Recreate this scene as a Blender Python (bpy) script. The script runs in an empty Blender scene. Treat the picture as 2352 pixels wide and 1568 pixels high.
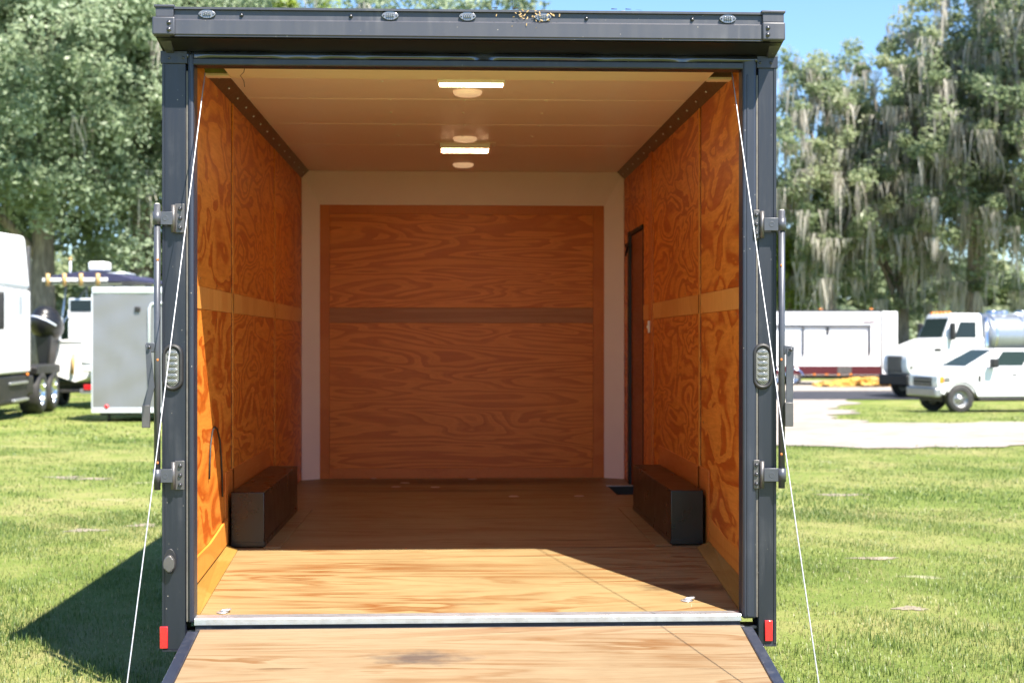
import bpy, bmesh, math, random
import numpy as np
from mathutils import Vector, Matrix
random.seed(7)
rng = np.random.default_rng(7)
R = math.radians
scene = bpy.context.scene
C = scene.collection

# ------------------------------------------------------------------ camera, sky, sun, exposure
CAM = Vector((-0.0794, -6.0, 1.53)); YAW = 0.0414; FPX = 3267.0
cam_d = bpy.data.cameras.new('camera'); cam = bpy.data.objects.new('camera', cam_d); C.objects.link(cam)
cam.location = CAM; cam.rotation_euler = (R(90), 0, -YAW)
cam_d.sensor_width = 36; cam_d.lens = 50.0; cam_d.clip_end = 1000; cam_d.clip_start = 0.05
cam_d.dof.use_dof = True; cam_d.dof.focus_distance = 5.95; cam_d.dof.aperture_fstop = 3.3; cam_d.dof.aperture_blades = 9
scene.camera = cam

SUN_TO = Vector((0.68, -1.0, 1.8)).normalized()
w = bpy.data.worlds.new('World'); scene.world = w; w.use_nodes = True
nt = w.node_tree; nt.nodes.clear()
sky = nt.nodes.new('ShaderNodeTexSky'); sky.sky_type = 'NISHITA'; sky.sun_disc = False
sky.sun_elevation = math.asin(SUN_TO.z); sky.sun_rotation = math.atan2(SUN_TO.x, SUN_TO.y)
sky.air_density = 1.0; sky.dust_density = 0.0; sky.ozone_density = 8.0; sky.altitude = 0
bg = nt.nodes.new('ShaderNodeBackground'); bg.inputs['Strength'].default_value = 0.064
wo = nt.nodes.new('ShaderNodeOutputWorld')
nt.links.new(sky.outputs[0], bg.inputs[0]); nt.links.new(bg.outputs[0], wo.inputs[0])
sun_d = bpy.data.lights.new('sun', 'SUN'); sun = bpy.data.objects.new('sun', sun_d); C.objects.link(sun)
sun_d.energy = 3.6; sun_d.angle = R(0.53); sun_d.color = (1.0, 0.93, 0.82)
sun.location = (6, -9, 16); sun.rotation_euler = SUN_TO.to_track_quat('Z', 'Y').to_euler()
scene.view_settings.view_transform = 'Standard'; scene.view_settings.look = 'None'
scene.view_settings.gamma = 1; scene.view_settings.use_curve_mapping = False
scene.view_settings.exposure = 2.1
scene.render.engine = 'CYCLES'
cy = scene.cycles
cy.use_denoising = True; cy.max_bounces = 10; cy.diffuse_bounces = 7; cy.glossy_bounces = 4
cy.transmission_bounces = 4; cy.transparent_max_bounces = 8; cy.sample_clamp_indirect = 8
cy.caustics_reflective = False; cy.caustics_refractive = False

# ------------------------------------------------------------------ helpers
def at(px, py, Y):
    """point of the place at distance Y (trailer axis) seen at a pixel of the 2352-wide photo"""
    u = (px - 1176) / FPX; v = (784 - py) / FPX
    t = (Y - CAM.y) / (math.cos(YAW) - u * math.sin(YAW))
    return Vector((CAM.x + t * (math.sin(YAW) + u * math.cos(YAW)), Y, CAM.z + t * v))
def ax(px, Y): return at(px, 784, Y).x
def az(py, Y, px=1176): return at(px, py, Y).z

def tag(o, label=None, cat=None, group=None, kind=None):
    if label: o['label'] = label
    if cat: o['category'] = cat
    if group: o['group'] = group
    if kind: o['kind'] = kind
    return o
def empty(name, loc=(0, 0, 0), rz=0.0, label=None, cat=None, group=None):
    o = bpy.data.objects.new(name, None); C.objects.link(o)
    o.location = loc; o.rotation_euler = (0, 0, rz); o.empty_display_size = 0.2
    return tag(o, label, cat, group)
def link_mesh(name, me, m, parent=None):
    o = bpy.data.objects.new(name, me); C.objects.link(o)
    if m is not None:
        for q in (m if isinstance(m, (list, tuple)) else [m]): me.materials.append(q)
    if parent is not None: o.parent = parent
    return o
def copy_tree(o, parent=None):
    c = o.copy(); C.objects.link(c)
    if parent is not None: c.parent = parent
    for ch in [k for k in bpy.data.objects if k.parent == o]: copy_tree(ch, c)
    return c

class MB:
    def __init__(s): s.bm = bmesh.new(); s.mi = 0
    def _fin(s, faces):
        for f in faces: f.material_index = s.mi
    def box(s, x0, x1, y0, y1, z0, z1, bev=0.0, seg=2):
        x0, x1 = sorted((x0, x1)); y0, y1 = sorted((y0, y1)); z0, z1 = sorted((z0, z1))
        vs = [s.bm.verts.new(p) for p in ((x0,y0,z0),(x1,y0,z0),(x1,y1,z0),(x0,y1,z0),(x0,y0,z1),(x1,y0,z1),(x1,y1,z1),(x0,y1,z1))]
        fs = [s.bm.faces.new([vs[i] for i in q]) for q in ((0,3,2,1),(4,5,6,7),(0,1,5,4),(1,2,6,5),(2,3,7,6),(3,0,4,7))]
        s._fin(fs); s._bev(fs, bev, seg); return s
    def _bev(s, fs, bev, seg=2):
        if bev > 0:
            es = list({e for f in fs for e in f.edges})
            r = bmesh.ops.bevel(s.bm, geom=es, offset=bev, segments=seg, affect='EDGES', profile=0.5)
            for f in r['faces']: f.material_index = s.mi; f.smooth = True
    def hexa(s, p, bev=0.0, seg=2):
        """8 corners: bottom ring then top ring"""
        vs = [s.bm.verts.new(q) for q in p]
        fs = [s.bm.faces.new([vs[i] for i in q]) for q in ((0,3,2,1),(4,5,6,7),(0,1,5,4),(1,2,6,5),(2,3,7,6),(3,0,4,7))]
        s._fin(fs); s._bev(fs, bev, seg); return s
    def prism(s, prof, a0, a1, axis='X', bev=0.0, seg=2):
        """profile polygon extruded along an axis; prof = the two other coordinates"""
        def P(a, q):
            return {'X': (a, q[0], q[1]), 'Y': (q[0], a, q[1]), 'Z': (q[0], q[1], a)}[axis]
        A = [s.bm.verts.new(P(a0, q)) for q in prof]; B = [s.bm.verts.new(P(a1, q)) for q in prof]
        n = len(prof); fs = [s.bm.faces.new(A), s.bm.faces.new(B[::-1])]
        for i in range(n): fs.append(s.bm.faces.new([A[i], B[i], B[(i+1) % n], A[(i+1) % n]]))
        s._fin(fs); s._bev(fs, bev, seg); return s
    def tube(s, pts, r, n=10, cap=True):
        pts = [Vector(p) for p in pts]; rs = r if isinstance(r, (list, tuple)) else [r] * len(pts)
        rings = []; up = None
        for i, p in enumerate(pts):
            d = (pts[min(i+1, len(pts)-1)] - pts[max(i-1, 0)]).normalized()
            if up is None:
                up = Vector((0, 0, 1)) if abs(d.z) < 0.9 else Vector((1, 0, 0))
            a = d.cross(up).normalized(); b = a.cross(d).normalized(); up = b
            rings.append([s.bm.verts.new(p + rs[i] * (a * math.cos(2*math.pi*k/n) + b * math.sin(2*math.pi*k/n))) for k in range(n)])
        for A, B in zip(rings, rings[1:]):
            for k in range(n):
                f = s.bm.faces.new([A[k], A[(k+1) % n], B[(k+1) % n], B[k]]); f.smooth = True; f.material_index = s.mi
        if cap:
            for rg in (rings[0], rings[-1][::-1]):
                f = s.bm.faces.new(rg); f.material_index = s.mi
        return s
    def lathe(s, prof, c, axis='Y', n=24):
        """(radius, height) profile spun round an axis through c"""
        c = Vector(c)
        def P(r, h, t):
            a, b = r * math.cos(t), r * math.sin(t)
            return c + Vector({'X': (h, a, b), 'Y': (a, h, b), 'Z': (a, b, h)}[axis])
        rings = [[s.bm.verts.new(P(max(r, 1e-4), h, 2*math.pi*k/n)) for k in range(n)] for r, h in prof]
        for A, B in zip(rings, rings[1:]):
            for k in range(n):
                f = s.bm.faces.new([A[k], A[(k+1) % n], B[(k+1) % n], B[k]]); f.smooth = True; f.material_index = s.mi
        return s
    def ell(s, c, rad, u=16, v=10, rot=None):
        m = Matrix.Translation(c) @ (rot.to_4x4() if rot else Matrix.Identity(4)) @ Matrix.Diagonal((rad[0], rad[1], rad[2], 1))
        r = bmesh.ops.create_uvsphere(s.bm, u_segments=u, v_segments=v, radius=1, matrix=m)
        for f in {f for q in r['verts'] for f in q.link_faces}: f.smooth = True; f.material_index = s.mi
        return s
    def quad(s, a, b, c, d):
        f = s.bm.faces.new([s.bm.verts.new(p) for p in (a, b, c, d)]); f.material_index = s.mi; return s
    def slab(s, pts, th, off=0.0, bev=0.0):
        """a plate over a polygon, th thick along its normal"""
        P = [Vector(p) for p in pts]; n = (P[1]-P[0]).cross(P[2]-P[0]).normalized()
        A = [s.bm.verts.new(p + n*off) for p in P]; B = [s.bm.verts.new(p + n*(off+th)) for p in P]
        k = len(P); fs = [s.bm.faces.new(A[::-1]), s.bm.faces.new(B)]
        for i in range(k): fs.append(s.bm.faces.new([A[i], A[(i+1) % k], B[(i+1) % k], B[i]]))
        s._fin(fs); s._bev(fs, bev); return s
    def build(s, name, m, parent=None):
        bmesh.ops.recalc_face_normals(s.bm, faces=s.bm.faces[:])
        me = bpy.data.meshes.new(name); s.bm.to_mesh(me); s.bm.free()
        return link_mesh(name, me, m, parent)

def fast_mesh(name, V, F, m, parent=None, attrs=None, smooth=False):
    """V (n,3); F (m,k) all of one size"""
    V = np.asarray(V, np.float32); F = np.asarray(F, np.int32); k = F.shape[1]
    me = bpy.data.meshes.new(name)
    me.vertices.add(len(V)); me.vertices.foreach_set('co', V.ravel())
    me.loops.add(F.size); me.loops.foreach_set('vertex_index', F.ravel())
    me.polygons.add(len(F)); me.polygons.foreach_set('loop_start', np.arange(0, F.size, k, dtype=np.int32))
    if smooth: me.polygons.foreach_set('use_smooth', np.ones(len(F), bool))
    for nm, val in (attrs or {}).items():
        a = me.attributes.new(nm, 'FLOAT', 'POINT'); a.data.foreach_set('value', np.asarray(val, np.float32))
    me.update(); me.validate()
    return link_mesh(name, me, m, parent)

# ------------------------------------------------------------------ materials
class NT:
    def __init__(s, name):
        s.m = bpy.data.materials.new(name); s.m.use_nodes = True; s.t = s.m.node_tree
        s.b = s.t.nodes['Principled BSDF']; s.out = s.t.nodes['Material Output']
    def n(s, typ, **kw):
        x = s.t.nodes.new('ShaderNode' + typ)
        for k, v in kw.items(): setattr(x, k, v)
        return x
    def l(s, a, b): s.t.links.new(a, b)
    def pos(s, scale=(1, 1, 1), rand=False):
        g = s.n('NewGeometry'); mp = s.n('Mapping'); mp.inputs['Scale'].default_value = scale
        src = g.outputs['Position']
        if rand:
            oi = s.n('ObjectInfo'); mu = s.n('VectorMath', operation='SCALE'); mu.inputs[0].default_value = (37, 53, 71)
            s.l(oi.outputs['Random'], mu.inputs['Scale']); ad = s.n('VectorMath', operation='ADD')
            s.l(src, ad.inputs[0]); s.l(mu.outputs[0], ad.inputs[1]); src = ad.outputs[0]
        s.l(src, mp.inputs['Vector']); return mp.outputs[0]
    def obj(s, scale=(1, 1, 1)):
        g = s.n('TexCoord'); mp = s.n('Mapping'); mp.inputs['Scale'].default_value = scale
        s.l(g.outputs['Object'], mp.inputs['Vector']); return mp.outputs[0]
    def noise(s, vec, scale=1, detail=3, rough=.5, dist=0):
        x = s.n('TexNoise'); x.inputs['Scale'].default_value = scale; x.inputs['Detail'].default_value = detail
        x.inputs['Roughness'].default_value = rough; x.inputs['Distortion'].default_value = dist
        s.l(vec, x.inputs['Vector']); return x.outputs['Fac']
    def ramp(s, fac, stops, interp='LINEAR'):
        x = s.n('ValToRGB'); x.color_ramp.interpolation = interp; e = x.color_ramp.elements
        while len(e) < len(stops): e.new(0.5)
        for q, (p, c) in zip(e, stops):
            q.position = p; q.color = (*c, 1) if not isinstance(c, (int, float)) else (c, c, c, 1)
        s.l(fac, x.inputs['Fac']); return x.outputs['Color']
    def mix(s, fac, a, b, mode='MIX'):
        x = s.n('Mix', data_type='RGBA', blend_type=mode)
        for sock, v in ((x.inputs[0], fac), (x.inputs[6], a), (x.inputs[7], b)):
            if isinstance(v, (int, float)): sock.default_value = v
            elif isinstance(v, tuple): sock.default_value = (*v, 1)
            else: s.l(v, sock)
        return x.outputs[2]
    def math(s, op, a, b=None):
        x = s.n('Math', operation=op)
        for sock, v in ((x.inputs[0], a), (x.inputs[1], b)):
            if v is None: continue
            if isinstance(v, (int, float)): sock.default_value = v
            else: s.l(v, sock)
        return x.outputs[0]
    def bump(s, h, strength=.3, dist=.002):
        x = s.n('Bump'); x.inputs['Strength'].default_value = strength; x.inputs['Distance'].default_value = dist
        s.l(h, x.inputs['Height']); s.l(x.outputs[0], s.b.inputs['Normal'])
    def set(s, **kw):
        for k, v in kw.items():
            sock = s.b.inputs[k]
            if isinstance(v, tuple): sock.default_value = (*v, 1) if len(v) == 3 else v
            elif isinstance(v, (int, float)): sock.default_value = v
            else: s.l(v, sock)
        return s

def paint(name, col, rough=.4, metal=0.0, dirt=.25, dirt_col=None, scale=3.0, coat=0.0, spec=.5):
    t = NT(name); f = t.noise(t.pos(rand=True), scale, 5, .65)
    d = dirt_col or tuple(c * .55 for c in col)
    c = t.mix(t.math('MULTIPLY', t.ramp(f, [(.42, 0.0), (.75, 1.0)]), dirt), col, d)
    t.set(**{'Base Color': c, 'Metallic': metal, 'Coat Weight': coat, 'Coat Roughness': .12, 'Specular IOR Level': spec})
    f2 = t.noise(t.pos(), scale * 7, 4, .6)
    t.set(Roughness=t.math('ADD', t.math('MULTIPLY', f2, .25), rough - .12))
    return t.m

def plywood(name, light, dark, stretch, bands, vary=.35, rough=.42, fibre=(1, 1, 1), worn=0.0, worn_col=(.10, .06, .03), scale=1.0, sharp=True, bigdist=.7):
    """rotary cut veneer: growth rings show as the level lines of a stretched height field"""
    t = NT(name); p = t.pos(stretch, True)
    h = t.noise(p, scale, 2.6, .42, bigdist)
    fr = t.math('FRACT', t.math('MULTIPLY', h, bands))
    wob = t.noise(t.pos(tuple(f * 22 for f in fibre), True), 1.0, 3, .6)
    fr2 = t.math('ADD', fr, t.math('MULTIPLY', t.math('SUBTRACT', wob, .5), .35))
    g = t.ramp(fr2, [(.0, .0), (.42, .06), (.60, .65), (.82, 1.0), (.93, .9), (1.0, .0)] if sharp else [(0, .2), (.45, .1), (.75, .8), (1, .2)])
    fr3 = t.math('FRACT', t.math('ADD', t.math('MULTIPLY', h, bands * 3.1), t.math('MULTIPLY', wob, .5)))
    g = t.mix(.24, g, t.ramp(fr3, [(0, .1), (.55, .3), (.85, 1.0), (1, .1)]))
    area = t.noise(p, scale * .55, 2, .5)
    g = t.mix(t.ramp(area, [(.30, 0.25), (.68, 1.0)]), .15, g) if False else t.math('MULTIPLY', g, t.math('ADD', t.math('MULTIPLY', area, 1.3), .62))
    col = t.mix(g, light, dark)
    kn = t.n('TexVoronoi'); kn.inputs['Scale'].default_value = 1.35; kn.inputs['Randomness'].default_value = 1.0; t.l(t.pos(tuple(.45 + .55 * f for f in fibre), True), kn.inputs['Vector'])
    col = t.mix(t.math('MULTIPLY', t.ramp(t.math('ADD', kn.outputs['Distance'], t.math('MULTIPLY', t.math('SUBTRACT', wob, .5), .05)), [(.022, .85), (.05, 0)]), .8), col, (.07, .02, .006))
    fib = t.noise(t.pos(tuple(f * 60 for f in fibre), True), 1.0, 4, .7)
    col = t.mix(t.math('MULTIPLY', t.ramp(fib, [(.35, 0), (.8, 1)]), vary), col, tuple(c * .5 for c in dark))
    if worn > 0:
        wn = t.noise(t.pos(tuple(f * 1.6 for f in fibre)), 1.3, 6, .68, .4)
        col = t.mix(t.math('MULTIPLY', t.ramp(wn, [(.55, 0), (.72, 1)]), worn), col, worn_col)
    t.set(**{'Base Color': col, 'Specular IOR Level': .28})
    t.set(Roughness=t.math('ADD', t.math('MULTIPLY', fib, .2), rough - .1))
    t.bump(fib, .25, .0012)
    return t.m

M = {}
WL, WD = (.78, .285, .042), (.47, .10, .009)
M['wall_ply'] = plywood('wall_plywood', WL, WD, (2.2, 2.2, 4.7), 4.4, fibre=(1, .1, 1))
M['wall_ply_fine'] = plywood('fine_wall_plywood', (.76, .26, .036), (.48, .105, .010), (1.3, 1.3, 3.4), 12.0, fibre=(1, .1, 1))
M['front_ply'] = plywood('front_plywood', (.74, .24, .036), (.55, .145, .017), (.55, 2.0, 4.2), 15.0, fibre=(.08, 1, 1))
M['strip_ply'] = plywood('plain_board', (.70, .27, .045), (.62, .21, .03), (.7, .7, 3.0), 5.0, fibre=(1, 1, .1), vary=.2)
M['band_ply'] = plywood('band_board', (.76, .36, .09), (.69, .29, .065), (2, 2, 2), 2.0, fibre=(1, 1, .1), vary=.25)
M['grey_band'] = plywood('grey_board', (.44, .17, .055), (.36, .125, .035), (.4, 2, 6), 5.0, fibre=(.08, 1, 1))
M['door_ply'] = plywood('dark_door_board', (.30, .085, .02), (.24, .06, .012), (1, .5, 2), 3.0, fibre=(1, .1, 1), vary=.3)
M['filler'] = plywood('filler_board', (.306, .187, .047), (.264, .145, .030), (.7, .7, 3.0), 4.0, fibre=(1, .1, 1), vary=.3)
M['kick'] = plywood('kick_board', (.60, .185, .035), (.52, .145, .025), (1, .5, 2), 3.0, fibre=(1, .1, 1), vary=.2)

def floor_ply(name, light, dark, worn, stains_and_bands=None):
    t = NT(name)
    p = t.pos((.55, 5.0, 5.0), True)
    h = t.noise(p, 1.0, 4, .55, .8)
    fr = t.math('FRACT', t.math('MULTIPLY', h, 7.0))
    g = t.ramp(fr, [(0, .0), (.45, .3), (.8, 1.0), (1, .0)])
    a = t.noise(t.pos((1.1, 3.0, 3.0), True), 1.0, 3, .6)
    g = t.math('MULTIPLY', g, t.ramp(a, [(.35, .2), (.62, 1.0)]))
    col = t.mix(g, light, dark)
    fib = t.noise(t.pos((5, 130, 130), True), 1.0, 4, .7)
    col = t.mix(t.math('MULTIPLY', t.ramp(fib, [(.45, 0), (.85, 1)]), .4), col, tuple(c * .45 for c in dark))
    # dark mineral streaks and splits
    st = t.noise(t.pos((1.4, 26, 26), True), 1.0, 5, .6, .3)
    col = t.mix(t.math('MULTIPLY', t.ramp(st, [(.64, 0), (.74, 1)]), worn), col, (.07, .03, .012))
    big = t.noise(t.pos((1.0, 1.3, 1.3)), 1.6, 5, .6)
    col = t.mix(t.math('MULTIPLY', t.ramp(big, [(.50, 0), (.80, 1)]), .35), col, tuple(c * .6 for c in dark))
    for (cx, cyy, rx, ry, amt, sc) in (stains_and_bands or []):
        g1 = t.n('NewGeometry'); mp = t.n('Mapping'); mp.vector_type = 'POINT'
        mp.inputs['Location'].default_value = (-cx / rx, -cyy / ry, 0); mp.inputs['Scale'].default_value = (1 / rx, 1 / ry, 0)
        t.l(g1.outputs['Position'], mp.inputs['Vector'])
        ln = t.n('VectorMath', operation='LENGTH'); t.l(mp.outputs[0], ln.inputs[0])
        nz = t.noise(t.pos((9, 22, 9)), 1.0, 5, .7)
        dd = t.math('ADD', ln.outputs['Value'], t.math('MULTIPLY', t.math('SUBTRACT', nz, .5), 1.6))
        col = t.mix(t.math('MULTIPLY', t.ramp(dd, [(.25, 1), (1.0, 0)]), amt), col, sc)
    t.set(**{'Base Color': col, 'Specular IOR Level': .28})
    t.set(Roughness=t.math('ADD', t.math('MULTIPLY', fib, .25), .33))
    t.bump(fib, .3, .0012)
    return t.m
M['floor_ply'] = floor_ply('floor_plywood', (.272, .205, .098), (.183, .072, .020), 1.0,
    [(1.02, .42, .30, .09, .75, (.05, .02, .01)), (.50, 1.42, .28, .035, .6, (.06, .025, .012)), (.68, 1.15, .30, .035, .6, (.06, .025, .012)), (-.1, 3.9, 1.2, .12, .6, (.05, .022, .012)), (0, 4.50, 1.6, .28, .75, (.045, .018, .010))])  # last two entries: darker bands across the floor near the front wall
M['ramp_ply'] = floor_ply('ramp_plywood', (.255, .189, .112), (.162, .081, .032), .9,
    [(-.21, -.38, .24, .085, .85, (.07, .055, .05)), (.95, -.02, .2, .04, .5, (.09, .05, .03))])

def black_metal(name, col=(.022, .025, .032), rough=.38, dust=.95):
    """weathered black powder coat: vertical streaks, dust and specks"""
    t = NT(name)
    st = t.noise(t.pos((24, 24, 1.2)), 1.0, 5, .65)
    bl = t.noise(t.pos(), 2.6, 6, .65)
    f = t.math('MULTIPLY', t.ramp(st, [(.46, 0), (.74, 1)]), t.ramp(bl, [(.48, .05), (.70, 1)]))
    c = t.mix(t.math('MULTIPLY', f, dust), col, tuple(.07 + .9 * q for q in col))
    sp = t.n('TexVoronoi'); sp.inputs['Scale'].default_value = 34; t.l(t.pos(), sp.inputs['Vector'])
    keep = t.ramp(t.noise(t.pos(), 5.5, 2), [(.52, 0), (.60, 1)])
    c = t.mix(t.math('MULTIPLY', t.ramp(sp.outputs['Distance'], [(.05, .8), (.10, 0)]), keep), c, (.42, .38, .32))
    t.set(**{'Base Color': c, 'Specular IOR Level': .75})
    t.set(Roughness=t.math('ADD', t.math('MULTIPLY', st, .3), rough - .12))
    t.bump(t.noise(t.pos((1.2, 1.2, .7)), 3.0, 2), .12, .01)
    return t.m
M['frame'] = black_metal('black_frame_paint', (.006, .008, .016), .40)
t = NT('soffit_black'); t.set(**{'Base Color': (.007, .006, .006), 'Roughness': .38, 'Specular IOR Level': .5}); M['soffit'] = t.m
M['jamb'] = black_metal('black_jamb_paint', (.015, .019, .034), .40, .9)
M['header'] = black_metal('black_header_paint', (.040, .043, .058), .46, .95)
M['hinge_metal'] = paint('dull_grey_steel', (.12, .115, .115), .42, .55, .5, (.22, .19, .17), 9)
M['bar_metal'] = paint('dark_grey_tube', (.075, .08, .095), .36, .35, .35, (.16, .16, .17), 8)
M['bolt'] = paint('bolt_steel', (.10, .10, .11), .3, .8, .3, None, 30)
M['rust'] = paint('rust_orange', (.55, .17, .04), .7, 0, .5, None, 40)
M['sealant'] = paint('beige_sealant', (.13, .12, .105), .6, 0, .7, (.06, .05, .04), 25)
M['alu'] = paint('aluminium_sill', (.62, .64, .68), .34, .75, .5, (.30, .27, .24), 14)
M['screw_head'] = paint('brass_screw', (.40, .24, .10), .4, .5, .4, None, 40)
M['chalk'] = paint('faded_chalk', (.48, .40, .24), .8)
M['rubber'] = paint('black_rubber', (.018, .018, .02), .5, 0, .35, (.07, .065, .06), 12)
M['red_reflector'] = paint('red_reflector', (.55, .02, .025), .22, 0, .2, None, 60, coat=.6)
M['cream'] = paint('cream_panel', (.90, .80, .64), .4, 0, .12, None, 4)
M['ceiling'] = paint('white_ceiling_sheet', (.93, .80, .75), .36, 0, .10, (.80, .65, .58), 2.2)
M['white_border'] = paint('white_textured_border', (.86, .73, .68), .6, 0, .1, None, 3)
M['cove'] = paint('bronze_cove', (.17, .11, .075), .38, .4, .4, None, 7)
M['wheel_box'] = paint('wheel_box_paint', (.010, .008, .0075), .30, .0, .05, (.02, .015, .013), 1.0, spec=.55)
M['lamp_white'] = paint('white_plastic', (.86, .83, .76), .35, 0, .05)
t = NT('lit_diffuser'); t.set(**{'Base Color': (.85, .82, .78), 'Roughness': .4, 'Emission Color': (1.0, .60, .34), 'Emission Strength': 9.5}); M['lit'] = t.m
t = NT('lit_dome'); t.set(**{'Base Color': (.85, .80, .72), 'Roughness': .4, 'Emission Color': (1.0, .62, .34), 'Emission Strength': .11}); M['dome'] = t.m
M['olive'] = paint('olive_gap_light', (.22, .26, .06), .5, 0, .6, (.05, .04, .02), 14)  # olive tone painted in for green light coming through a roof gap
M['copper'] = paint('copper_spring', (.55, .24, .12), .35, .6, .3, None, 30)
M['cable'] = paint('wire_cable', (.40, .41, .43), .4, .6, .35, (.3, .3, .3), 60)
M['black'] = paint('matt_black', (.012, .012, .013), .55, 0, .2, (.04, .035, .03), 9)
M['white_switch'] = paint('switch_white', (.8, .77, .7), .4)
M['white_paint'] = paint('white_vehicle_paint', (.80, .81, .83), .28, 0, .04, (.55, .53, .50), 1.6, coat=.5)
M['semi_white'] = paint('flat_white_paint', (.80, .80, .82), .7, 0, .05, None, 1.5, spec=.1)
M['gel'] = paint('white_gelcoat', (.82, .82, .82), .3, 0, .12, (.6, .57, .5), 2.5, coat=.4)
M['grey_body'] = paint('silver_grey_skin', (.245, .245, .255), .36, .5, .25, (.30, .30, .32), 1.1)
M['pale_rail'] = paint('pale_rail', (.70, .74, .80), .35, .4, .15)
M['chrome'] = paint('chrome', (.75, .76, .78), .14, 1.0, .15, (.45, .45, .45), 8)
M['rim'] = paint('satin_rim', (.36, .36, .37), .38, .7, .3, (.2, .2, .2), 6)
M['steel'] = paint('polished_steel', (.30, .33, .37), .30, .6, .15, (.5, .5, .5), 4)
M['tyre'] = paint('tyre_rubber', (.022, .022, .023), .7, 0, .6, (.09, .08, .07), 6)
M['chassis'] = paint('chassis_black', (.018, .018, .02), .55, .1, .5, (.07, .06, .05), 4)
M['amber'] = paint('amber_lens', (.85, .24, .02), .2, 0, .1)
M['red_paint'] = paint('dark_red_paint', (.075, .012, .016), .35, 0, .3, None, 3)
M['navy'] = paint('navy_canvas', (.028, .030, .075), .7, 0, .3, (.06, .06, .12), 6)
M['orange_float'] = paint('orange_rod_holder', (.52, .33, .13), .45)
M['motor_black'] = paint('outboard_black', (.012, .012, .014), .34, 0, .1, None, 5, spec=.5)
M['yellow'] = paint('yellow_boards', (.72, .44, .10), .6, 0, .5, (.40, .20, .05), 2)
M['straw'] = paint('straw_tan', (.46, .32, .15), .8, 0, .5, (.20, .13, .06), 3)

def glass(name, col=(.02, .03, .035)):
    t = NT(name); t.set(**{'Base Color': col, 'Roughness': .22, 'Specular IOR Level': .12}); return t.m
M['glass'] = glass('tinted_glass'); M['teal_glass'] = glass('teal_glass', (.022, .036, .034))
t = NT('clear_lens')
vr = t.n('TexWave', wave_type='RINGS', rings_direction='SPHERICAL'); vr.inputs['Scale'].default_value = 45; vr.inputs['Distortion'].default_value = 0
t.l(t.obj(), vr.inputs['Vector'])
t.set(**{'Base Color': t.ramp(vr.outputs['Fac'], [(0, (.055, .058, .058)), (1, (.20, .205, .20))]), 'Roughness': .12, 'Specular IOR Level': .9, 'Coat Weight': .8, 'Coat Roughness': .05})
M['lens'] = t.m
t = NT('marker_lens'); t.set(**{'Base Color': (.20, .205, .22), 'Roughness': .22, 'Metallic': .3, 'Coat Weight': .8, 'Coat Roughness': .05}); M['marker'] = t.m

# ground materials
def ground_colour(t):
    p = t.pos()
    a = t.noise(p, .45, 5, .6, .3); b = t.noise(p, 2.1, 5, .65); c = t.noise(p, 9, 4, .7)
    s1 = t.math('ADD', t.math('MULTIPLY', a, .55), t.math('ADD', t.math('MULTIPLY', b, .30), t.math('MULTIPLY', c, .15)))
    return s1
t = NT('lawn_soil'); s1 = ground_colour(t)
col = t.ramp(s1, [(.36, (.099, .146, .030)), (.47, (.158, .199, .049)), (.55, (.223, .234, .078)), (.66, (.292, .255, .122))])
bare = t.noise(t.pos((.55, 1.25, 1)), .8, 4, .55)
col = t.mix(t.ramp(bare, [(.66, 0), (.73, 1)]), col, (.50, .43, .37))
t.set(**{'Base Color': col, 'Roughness': .9, 'Specular IOR Level': .1})
t.bump(t.noise(t.pos(), 28, 6, .7), .7, .03); M['soil'] = t.m
t = NT('sandy_gravel'); f = t.noise(t.pos(), 1.2, 7, .7); f2 = t.noise(t.pos((.5, 2, 1)), .7, 4, .6)
col = t.ramp(f, [(.3, (.213, .184, .156)), (.5, (.315, .279, .247)), (.7, (.395, .357, .328))])
col = t.mix(t.ramp(f2, [(.58, 0), (.72, .6)]), col, (.40, .35, .29))
t.set(**{'Base Color': col, 'Roughness': .9, 'Specular IOR Level': .1}); t.bump(t.noise(t.pos(), 30, 5, .7), .8, .02); M['gravel'] = t.m
t = NT('bare_sand_earth'); f = t.noise(t.pos(), 9, 5, .7); t.set(**{'Base Color': t.ramp(f, [(.35, (.19, .16, .11)), (.65, (.29, .245, .19))]), 'Roughness': .9}); M['sand'] = t.m
t = NT('asphalt'); f = t.noise(t.pos(), 3, 6, .7)
t.set(**{'Base Color': t.ramp(f, [(.3, (.016, .017, .025)), (.7, (.028, .029, .040))]), 'Roughness': .8}); M['asphalt'] = t.m

def leaf_mat(name, cols, patch=.5, trans=.35, tint=True):
    t = NT(name)
    at_ = t.n('Attribute', attribute_name='tint')
    f = t.math('ADD', t.math('MULTIPLY', at_.outputs['Fac'], .6), t.math('MULTIPLY', t.noise(t.pos(), patch, 3, .6), .4))
    k = len(cols); col = t.ramp(f, [(.22 + .56 * i / (k - 1), c) for i, c in enumerate(cols)])
    t.set(**{'Base Color': col, 'Roughness': .42, 'Specular IOR Level': .45})
    tr = t.n('BsdfTranslucent'); t.l(col, tr.inputs['Color'])
    mx = t.n('MixShader'); mx.inputs[0].default_value = trans
    t.l(t.b.outputs[0], mx.inputs[1]); t.l(tr.outputs[0], mx.inputs[2]); t.l(mx.outputs[0], t.out.inputs['Surface'])
    return t.m
M['grass'] = leaf_mat('grass_blades', [(.084, .150, .031), (.142, .210, .048), (.209, .253, .075), (.376, .334, .166)], 1.3, .45)
M['oak'] = leaf_mat('grey_green_oak_leaves', [(.171, .225, .134), (.270, .345, .207), (.360, .440, .286), (.423, .500, .347)], .35, .55)
M['lime'] = leaf_mat('yellow_green_leaves', [(.16, .22, .04), (.25, .33, .05), (.33, .41, .06), (.38, .44, .10)], .35, .5)
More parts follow.
